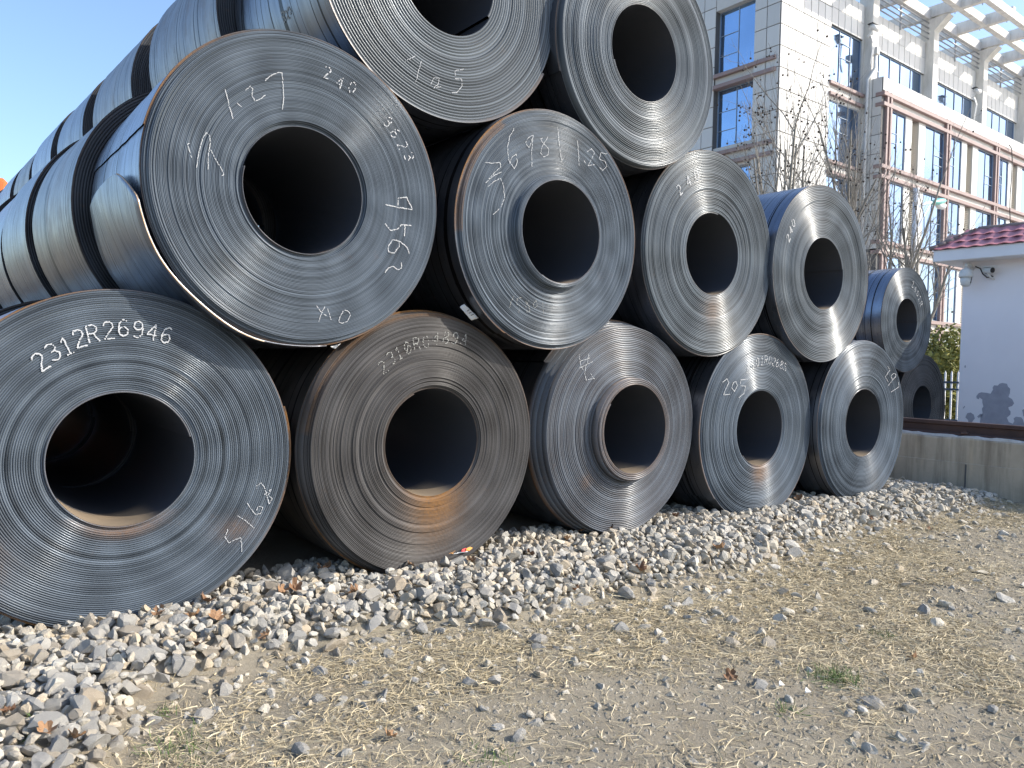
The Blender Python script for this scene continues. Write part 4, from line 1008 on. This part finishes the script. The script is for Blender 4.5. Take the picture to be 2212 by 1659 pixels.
def hedge():
    for i, (px, X, w, h, lab) in enumerate((((830, 480), 21.6, 1.1, 2.0, 'olive green bush behind the white fence beside the far coils'), ((1060, 420), 22.4, 1.3, 2.7, 'taller yellow-green bush behind the white fence beside the gatehouse'))):
        p = on_x(c9(*px), X)
        rt = empty('bush', (p[0], p[1], -0.05), lab, 'bush')
        bl = [(p[0]+random.Random(i*9+k).uniform(-0.5, 0.5), p[1]+random.Random(i*7+k).uniform(-w*0.5, w*0.6), h*(0.25+0.17*k), w*0.7, w*0.75, h*0.27) for k in range(4)]
        leaf_cloud('foliage', bl, 9000, 0.07, MAT['hedge'], 40+i, rt)
        b = MB(); rr = random.Random(i)
        for k in range(7): b.tube([(p[0], p[1], -0.05), (p[0]+rr.uniform(-.4, .4), p[1]+rr.uniform(-.4, .4), h*0.7)], [0.03, 0.012], 5)
        b.build('stem', MAT['bark'], rt)
hedge()
def bare_tree(base, H, spread, seed, label, nlead=4, balls=70):
    r = np.random.default_rng(seed); root = empty('plane_tree', base, label, 'tree', 'bare plane trees along the street')
    trunk, crown = MB(), MB(); tips = []
    base = np.array(base, float)
    def grow(p, d, ln, rad, depth):
        n = 4; P = [p]; R_ = [rad]; dd = d.copy()
        for i in range(n):
            dd = dd+r.normal(0, 0.07+0.035*depth, 3)+np.array([0, 0, 0.05]); dd /= np.linalg.norm(dd)
            P.append(P[-1]+dd*ln/n); R_.append(rad*(1-0.62*(i+1)/n))
        (trunk if depth == 0 else crown).tube(P, R_, 7 if depth == 0 else 5 if depth == 1 else 4 if depth == 2 else 3, cap=False)
        if depth >= 2: tips.append((P[-1], P[2]))
        if depth >= 4: return
        k = (8, 5, 3, 2)[depth]
        for i in range(k):
            u = r.uniform(0.25, 1.0); j = min(int(u*n), n-1); q = P[j]+(P[j+1]-P[j])*(u*n-j)
            t = P[j+1]-P[j]; t /= np.linalg.norm(t)
            s = r.normal(size=3); s -= t*(s@t); s /= np.linalg.norm(s)
            a = r.uniform(0.35, 0.85)*(0.8 if depth == 0 else 1)
            nd = t*math.cos(a)+s*math.sin(a)*spread; nd[2] += 0.12; nd /= np.linalg.norm(nd)
            grow(q, nd, ln*r.uniform(0.36, 0.56)*(1.15-0.4*u), R_[j]*r.uniform(0.38, 0.55), depth+1)
    for i in range(nlead):
        d = np.array([r.normal(0, 0.16*spread), r.normal(0, 0.16*spread), 1.0]); d /= np.linalg.norm(d)
        grow(base+np.array([0, 0, H*0.22]), d, H*r.uniform(0.62, 0.78), 0.055+0.02*r.random(), 0)
    trunk.tube([base, base+[0.02, 0, H*0.12], base+[0, 0.02, H*0.27]], [0.13, 0.11, 0.09], 9)
    trunk.build('trunk', MAT['bark'], root, True); crown.build('branches', MAT['twig'], root, True)
    b = MB(); ico = [(0,0,1),(.9,0,.45),(.28,.85,.45),(-.72,.53,.45),(-.72,-.53,.45),(.28,-.85,.45),(.72,.53,-.45),(-.28,.85,-.45),(-.9,0,-.45),(-.28,-.85,-.45),(.72,-.53,-.45),(0,0,-1)]
    icf = [(0,1,2),(0,2,3),(0,3,4),(0,4,5),(0,5,1),(1,6,2),(2,7,3),(3,8,4),(4,9,5),(5,10,1),(6,7,2),(7,8,3),(8,9,4),(9,10,5),(10,6,1),(11,7,6),(11,8,7),(11,9,8),(11,10,9),(11,6,10)]
    for i in r.choice(len(tips), min(balls, len(tips)), replace=False):
        e = tips[i][0]; c_ = e+np.array([r.normal(0, .03), r.normal(0, .03), -r.uniform(0.08, 0.2)])
        s = 0.032*r.uniform(0.8, 1.15)
        b.add([c_+np.array(v)*s for v in ico], icf); b.tube([e, c_], 0.004, 3, cap=False)
    o = b.build('seed_balls', MAT['seed'], root); o['kind'] = 'stuff'
    return root
bare_tree((17.6, 8.0, -0.05), 8.3, 1.0, 101, 'bare plane tree with dark seed balls rising left of the blank clad wall corner', 3, 110)
bare_tree((18.9, 8.2, -0.05), 8.8, 0.9, 102, 'bare plane tree with seed balls against the blank clad wall', 3, 110)
bare_tree((19.9, 8.6, -0.05), 8.5, 0.8, 103, 'slim bare plane tree between the clad wall and the drainpipe', 2, 50)
bare_tree((22.3, 8.2, -0.05), 9.6, 0.8, 104, 'pale barked bare plane tree in front of the office drainpipe', 3, 60)
bare_tree((24.5, 8.3, -0.05), 8.7, 1.15, 105, 'bare plane tree with many forking stems beside the street lamp', 5, 110)
bare_tree((25.2, 7.6, -0.05), 6.8, 1.3, 106, 'low spreading bare tree showing above the small far coil', 4, 30)

# far orange machine cab showing over the coil row
def machine():
    p = CAM+ray(-10, 418)*34
    x, y, z = p
    root = empty('mobile_crane', (x-1.3, y, -0.05), 'orange machine cab glimpsed above the far end of the coil row', 'machine')
    MB().box(x-2.6, x+0.30, y-1.0, y+1.0, z-2.3, z+0.42, 0.13).build('cab', MAT['orange'], root)
    MB().box(x-2.2, x-0.25, y-1.03, y-1.003, z-0.9, z+0.2).build('window', MAT['glass'], root)
    MB().box(x-3.4, x+2.0, y-1.2, y+1.2, 0.9, z-2.28, 0.08).build('chassis', MAT['orange'], root)
    for wx in (x-2.6, x+1.2):
        for wy in (y-1.25, y+0.85):
            MB().tube([(wx, wy, 0.5), (wx, wy+0.4, 0.5)], 0.55, 18).build('wheel', MAT['dark'], root)
    MB().tube([(x+0.38, y-0.9, z-0.6), (x+0.42, y-0.9, z+0.0)], 0.03, 6).tube([(x+0.40, y-0.9, z-0.1), (x+0.42, y-0.9, z+0.22)], 0.055, 6).build('mirror', MAT['dark'], root)
machine()

# ================================================================== STONES, STRAW, LEAVES
def stone_shape(seed):
    r = np.random.default_rng(seed)
    ph = (1+5**0.5)/2
    V = np.array([(-1,ph,0),(1,ph,0),(-1,-ph,0),(1,-ph,0),(0,-1,ph),(0,1,ph),(0,-1,-ph),(0,1,-ph),(ph,0,-1),(ph,0,1),(-ph,0,-1),(-ph,0,1)], float)
    Fc = [(0,11,5),(0,5,1),(0,1,7),(0,7,10),(0,10,11),(1,5,9),(5,11,4),(11,10,2),(10,7,6),(7,1,8),(3,9,4),(3,4,2),(3,2,6),(3,6,8),(3,8,9),(4,9,5),(2,4,11),(6,2,10),(8,6,7),(9,8,1)]
    V /= np.linalg.norm(V[0]); V = V.tolist(); cache = {}
    def mid(a, b):
        k = (min(a, b), max(a, b))
        if k not in cache:
            p = (np.array(V[a])+np.array(V[b]))/2; V.append((p/np.linalg.norm(p)).tolist()); cache[k] = len(V)-1
        return cache[k]
    F2 = []
    for a, b, c in Fc:
        ab, bc, ca = mid(a, b), mid(b, c), mid(c, a); F2 += [(a, ab, ca), (b, bc, ab), (c, ca, bc), (ab, bc, ca)]
    V = np.array(V)
    # chip the ball with random planes: flat broken faces, sharp arrises
    for q in range(8):
        n = r.normal(size=3); n /= np.linalg.norm(n); d = r.uniform(0.32, 0.74)
        k = V@n-d; V = np.where(k[:, None] > 0, V-k[:, None]*n[None], V)
    V /= np.abs(V).max()*0.92
    V *= np.array([1.0, r.uniform(0.68, 0.95), r.uniform(0.52, 0.8)])
    V += r.normal(0, 0.028, V.shape)
    return V, F2
SHAPES = [stone_shape(300+i) for i in range(26)]
STONE_ME = [quick_mesh('stone', V, Fc, MAT['stone1']) for V, Fc in SHAPES]
def scatter_points(n, x0, x1, y0, y1, seed):
    r = np.random.default_rng(seed); return r.uniform(x0, x1, n), r.uniform(y0, y1, n), r
def visible_weight(x, y): return 1.0/np.hypot(x-CAM[0], y-CAM[1])
# dart throwing for the gravel
cells = {}
pts = []
r = np.random.default_rng(55)
def try_pt(x, y, s, layer=0):
    g = 0.13; kx, ky = int(math.floor(x/g)), int(math.floor(y/g))
    for i in (-1, 0, 1):
        for j in (-1, 0, 1):
            for (a, b, t) in cells.get((kx+i, ky+j, layer), ()):
                if (a-x)**2+(b-y)**2 < (0.66*(s+t))**2: return False
    cells.setdefault((kx, ky, layer), []).append((x, y, s)); pts.append((x, y, s, layer)); return True
N = 75000
xx = r.uniform(-2.6, 9.45, N); yy = r.uniform(-2.6, 1.1, N); ss = np.clip(r.lognormal(math.log(0.039), 0.34, N), 0.016, 0.078)
ss = ss*np.interp(xx, [-1, 2, 6], [1.08, 0.98, 0.92])
gm = gmask(xx, yy)
for x, y, s, g in zip(xx, yy, ss, gm):
    if y > 0.65 and x < 8.2: continue
    if g > 0.35 or r.random() < g*0.6: try_pt(x, y, s)
n1 = len(pts)
for x, y, s, g in zip(xx[::-1][:26000]+0.01, yy[::-1][:26000], ss[:26000]*0.85, gmask(xx[::-1][:26000], yy[::-1][:26000])):
    if y > 0.4 and x < 8.2: continue
    if g > 0.5: try_pt(x, y, s, 1)
# loose stones lying on the dirt
for i in range(9000):
    x = r.uniform(-2.2, 9); y = r.uniform(-3.9, -0.3)
    dd = gravel_edge(x)-y
    if dd < 0: continue
    if r.random() < 0.9*math.exp(-dd/0.45)+0.05: try_pt(x, y, float(np.clip(r.lognormal(math.log(0.023), 0.45), 0.009, 0.062)))
def coil_hit(x, y, z, s):
    for k in ('B1', 'B2', 'B3', 'B4', 'B5'):
        c = C[k]
        if c.y-0.012-s*0.8 < y and math.hypot(x-c.x, z-c.z) < c.R+s*0.75: return True
    return False
items = []
for (x, y, s, layer) in pts:
    z = float(ground_z(np.array(x), np.array(y)))
    g = float(gmask(np.array(x), np.array(y)))
    z += s*(0.36 if g > 0.4 else 0.08)+(0.030*g if layer else 0)
    if coil_hit(x, y, z, s):
        continue
    if x > 9.42: continue
    items.append((x, y, z, s))
items.sort(key=lambda q: -q[3]/math.hypot(q[0]-CAM[0], q[1]-CAM[1])*(1 if (-1.0 < q[0] and q[1] > -3.3) else 0.2))
TONES = np.array([(0.40, 0.38, 0.34), (0.44, 0.40, 0.34), (0.36, 0.355, 0.345), (0.42, 0.415, 0.40), (0.46, 0.45, 0.43), (0.50, 0.485, 0.455), (0.52, 0.485, 0.42), (0.49, 0.42, 0.325), (0.40, 0.365, 0.315)])
for i, (x, y, z, s) in enumerate(items[:300]):
    o = shared('stone', STONE_ME[i % 26], (x, y, z), ground, rot=(r.uniform(-0.5, 0.5), r.uniform(-0.5, 0.5), r.uniform(0, 6.3)), scale=(s*1.12, s*1.12, s*1.12))
VV, FF, TT = [], [], []; base = 0
for i, (x, y, z, s) in enumerate(items[300:]):
    V, Fc = SHAPES[i % 26]
    R_ = np.array((Matrix.Rotation(r.uniform(0, 6.3), 3, 'Z') @ Matrix.Rotation(r.uniform(-0.7, 0.7), 3, 'X') @ Matrix.Rotation(r.uniform(-0.7, 0.7), 3, 'Y')))
    VV.append(V@R_.T*s*1.12+np.array([x, y, z])); FF.append(np.array(Fc)+base); base += len(V)
    TT.append(np.repeat(np.append(TONES[r.integers(0, len(TONES))]*np.array([1.04, 1.0, 0.91])*r.uniform(0.86, 1.12), 1)[None], len(V), 0))
gr = mesh_obj('gravel', np.concatenate(VV), np.concatenate(FF).tolist(), MAT['stone'], ground); set_attr(gr, 'tone', np.concatenate(TT), 'COLOR'); gr['kind'] = 'stuff'
print('stones', len(items))
# grit: little chips all over the dirt
n = 62000
gx = r.uniform(-2, 8.5, n); gy = -0.2-3.6*r.uniform(0, 1, n)**0.8; keep = gmask(gx, gy) < 2; gx, gy = gx[keep], gy[keep]
gz = ground_z(gx, gy); V0, F0 = np.array([(1,0,0),(-1,0.1,0),(0.1,1,0),(0,-0.9,0.1),(0.1,0,0.7)], float), [(0,2,4),(2,1,4),(1,3,4),(3,0,4)]
s = np.clip(r.lognormal(math.log(0.0062), 0.55, len(gx)), 0.002, 0.024); a = r.uniform(0, 6.3, len(gx)); ca, sa = np.cos(a), np.sin(a)
VV = np.stack([V0[None, :, 0]*ca[:, None]-V0[None, :, 1]*sa[:, None], V0[None, :, 0]*sa[:, None]+V0[None, :, 1]*ca[:, None], 0*ca[:, None]+V0[None, :, 2]], -1)*s[:, None, None]*r.uniform(0.6, 1.3, (len(gx), 1, 3))+np.stack([gx, gy, gz-0.001], -1)[:, None]
FF = (np.array(F0)[None]+5*np.arange(len(gx))[:, None, None]).reshape(-1, 3)
o = mesh_obj('grit', VV.reshape(-1, 3), FF.tolist(), MAT['stone'], ground); o['kind'] = 'stuff'
set_attr(o, 'tone', np.repeat(np.concatenate([TONES[r.integers(0, 9, len(gx))]*np.array([0.80, 0.74, 0.62]), np.ones((len(gx), 1))], 1), 5, 0), 'COLOR')
# dry straw, matted in patches
def blades(name, X, Y, mat, lmin, lmax, wid, flat, seed, lift=0.004, zfun=ground_z):
    r = np.random.default_rng(seed); n = len(X); L = r.uniform(lmin, lmax, n); a = r.uniform(0, 2*math.pi, n)+0; cur = r.normal(0, 0.9, n)
    el = np.abs(r.normal(0, flat, n)); seg = 3
    z0 = zfun(X, Y)+lift*r.uniform(0, 1.6, n)
    pts = [np.stack([X, Y, z0], -1)]
    for k in range(seg):
        ak = a+cur*(k/seg); ek = el*(1-0.9*k/seg) if flat < 0.6 else el*(1-0.25*k/seg)
        pts.append(pts[-1]+np.stack([np.cos(ak)*np.cos(ek), np.sin(ak)*np.cos(ek), np.sin(ek)], -1)*(L/seg)[:, None])
    if flat < 0.6:
        for k in range(1, seg+1):
            g = zfun(pts[k][:, 0], pts[k][:, 1]); pts[k][:, 2] = np.maximum(pts[k][:, 2], g+0.001)
    V = []
    side = np.stack([-np.sin(a), np.cos(a), r.normal(0, 0.5, n)], -1)
    w = wid*r.uniform(0.6, 1.4, n)[:, None]
    for k, p in enumerate(pts):
        f = (1.0, 1.0, 0.8, 0.2)[k]; V += [p-side*w*f, p+side*w*f]
    V = np.stack(V, 1); m_ = V.shape[1]
    F0 = np.array([(2*k, 2*k+1, 2*k+3, 2*k+2) for k in range(seg)])
    FF = (F0[None]+m_*np.arange(n)[:, None, None]).reshape(-1, 4)
    o = mesh_obj(name, V.reshape(-1, 3), FF.tolist(), mat, None); set_attr(o, 'tone', np.repeat(np.clip(r.normal(0.55, 0.28, n), 0, 1), m_))
    return o
n = 260000
X = r.uniform(-2, 9.3, n); Yv = r.uniform(-4.0, -0.2, n)
dens = np.clip(fbm(X*1.6, Yv*2.2, 31)*2.3+0.46+0.35*np.exp(-((gravel_edge(X)-Yv-0.35)/0.35)**2), 0.16, 1)*(1-0.93*np.clip(gmask(X, Yv)*1.4, 0, 1))
dens *= np.clip(1.15-0.0*X, 0, 1)
# worn bare patches
dens *= 1-0.85*np.exp(-((X-0.35)/0.35)**2-((Yv+1.25)/0.22)**2)-0.7*np.exp(-((X-1.9)/0.7)**2-((Yv+2.1)/0.35)**2)
k = (r.random(n) < dens*0.95) & (np.arange(n) < 230000)
st = blades('dry_grass', X[k], Yv[k], MAT['straw'], 0.02, 0.105, 0.0014, 0.22, 61, lift=0.010)
tag(st, 'pale dry straw matted over the dirt in front of the coils', 'dry grass', kind='stuff')
print('straw', int(k.sum()))
# a few living tufts
TX, TY = [], []
for (px, py, n_, rad) in ((3340, 2715, 340, 0.085), (720, 2990, 160, 0.12), (60, 3010, 200, 0.12), (3540, 2545, 60, 0.05), (1960, 3020, 60, 0.08), (3130, 2840, 50, 0.05), (650, 2845, 30, 0.04)):
    p = on_z((px*S, py*S), -0.015); TX.append(p[0]+r.normal(0, rad, n_)*0.7); TY.append(p[1]+r.normal(0, rad, n_)*0.7)
gt = blades('green_grass', np.concatenate(TX), np.concatenate(TY), MAT['grass'], 0.025, 0.07, 0.0014, 0.9, 62)
tag(gt, 'small living green grass tufts among the straw', 'grass', kind='stuff')
# dry plane leaves
def leaf_mesh(seed):
    r = np.random.default_rng(seed); n = 20; out = []
    for i in range(n):
        a = 2*math.pi*i/n; lob = 0.62+0.38*abs(math.cos(2.5*(a-math.pi/2)))+r.normal(0, 0.05)
        if i % 2: lob *= 0.86
        out.append((lob*math.cos(a), lob*math.sin(a)))
    V = [(0, 0, 0)]; Fq = []
    for q in (0.55, 1.0):
        for (a, b) in out:
            V.append((a*q, b*q, 0))
    V = np.array(V); c1_, c2_ = r.uniform(0.5, 1.5, 2); ph = r.uniform(0, 6, 2)
    V[:, 2] = c1_*V[:, 0]**2*0.8+c2_*V[:, 1]**2*0.5+0.20*np.sin(5*V[:, 0]+ph[0])*np.sin(4*V[:, 1]+ph[1])
    for i in range(n):
        j = (i+1) % n; Fq.append((0, 1+i, 1+j)); Fq.append((1+i, 1+n+i, 1+n+j, 1+j))
    return quick_mesh('dry_leaf', V, Fq, MAT['leaf_dry'])
LM = [leaf_mesh(i) for i in range(5)]
leaf_px = [(860,2490),(820,2425),(770,2490),(1130,2390),(1180,2380),(1310,2290),(1420,2395),(1520,2250),(1885,2240),(2465,2100),(2440,2115),(2860,2000),(3250,1950),(3300,1945),(3420,2040),(2920,2700),(3660,2615),(1560,2920),(300,2960),(180,2960),(30,2880),(1290,2300),(1640,2260),(2120,2240),(2270,2180),(2700,2080),(2880,2210),(3600,2090),(3480,2070),(2300,2390),(1060,2540),(780,2640),(640,2440),(2330,2120),(3200,2010),(3720,2110),(2560,2290)]
for i, (px, py) in enumerate(leaf_px):
    P = on_z((px*S, py*S), 0.06); g = float(gmask(P[0], P[1])); P = on_z((px*S, py*S), 0.09 if g > 0.5 else 0.01)
    z = float(ground_z(P[0], P[1]))+(0.055 if g > 0.5 else 0.02)
    if coil_hit(P[0], P[1], z, 0.05): P = P+(CAM-P)*0.03
    o = bpy.data.objects.new('dry_leaf', LM[i % 5]); COL.objects.link(o); s = r.uniform(0.036, 0.058)
    o.location = (float(P[0]), float(P[1]), z); o.scale = (s, s*0.85, s); o.rotation_euler = (r.uniform(-0.7, 0.7), r.uniform(-0.7, 0.7), r.uniform(0, 6.3))
    nm = min((abs(P[0]-C[k_].x), t_) for k_, t_ in (('B1', 'in front of the 2312R26946 coil'), ('B2', 'in front of the rust-browned coil'), ('B3', 'in front of the telescoped coil'), ('B4', 'by the coil chalked 205'), ('B5', 'near the concrete wall')))[1]
    gd = 'gravel' if g > 0.5 else 'dirt'
    tag(o, 'curled brown fallen leaf on the %s %s' % (gd, nm), 'leaf', 'fallen leaves on the %s %s' % (gd, nm))
# wrapper and white scraps
p = on_z(c6(870, 1262), 0.12)
w_ = paper('snack_wrapper', [p+np.array(a) for a in ((-0.10, 0.0, 0.0), (0.10, -0.06, 0.035), (0.11, -0.02, 0.075), (-0.06, 0.05, 0.045))], MAT['paper'], 'crumpled white snack wrapper with orange and red print against the rust-browned coil', 'wrapper', 0.012)
for off_, mt in (((0.075, -0.052, 0.05), 'wrap_red'), ((-0.02, -0.035, 0.045), 'wrap_orange'), ((0.11, -0.06, 0.055), 'wrap_orange')):
    q = p+np.array(off_)
    MB().add([q+np.array(a) for a in ((-.03, 0, -.008), (.0, -.004, -.012), (.032, 0, .004), (.01, .004, .014), (-.02, .003, .008))], [(0,1,2,3,4)]).build('printed_patch', MAT[mt], w_)
for (px, py, lab) in ((3230, 2770, 'white paper scrap lying in the straw'), (3125, 2742, 'tiny white pebble-like scrap on the dirt near the grass tuft')):
    p = on_z((px*S, py*S), 0.0)
    paper('paper_scrap', [p+np.array(a) for a in ((-0.02, 0, 0.002), (0.012, -0.012, 0.004), (0.006, 0.01, 0.024), (-0.014, 0.006, 0.012))], MAT['paper'], lab, 'scrap', 0.004)
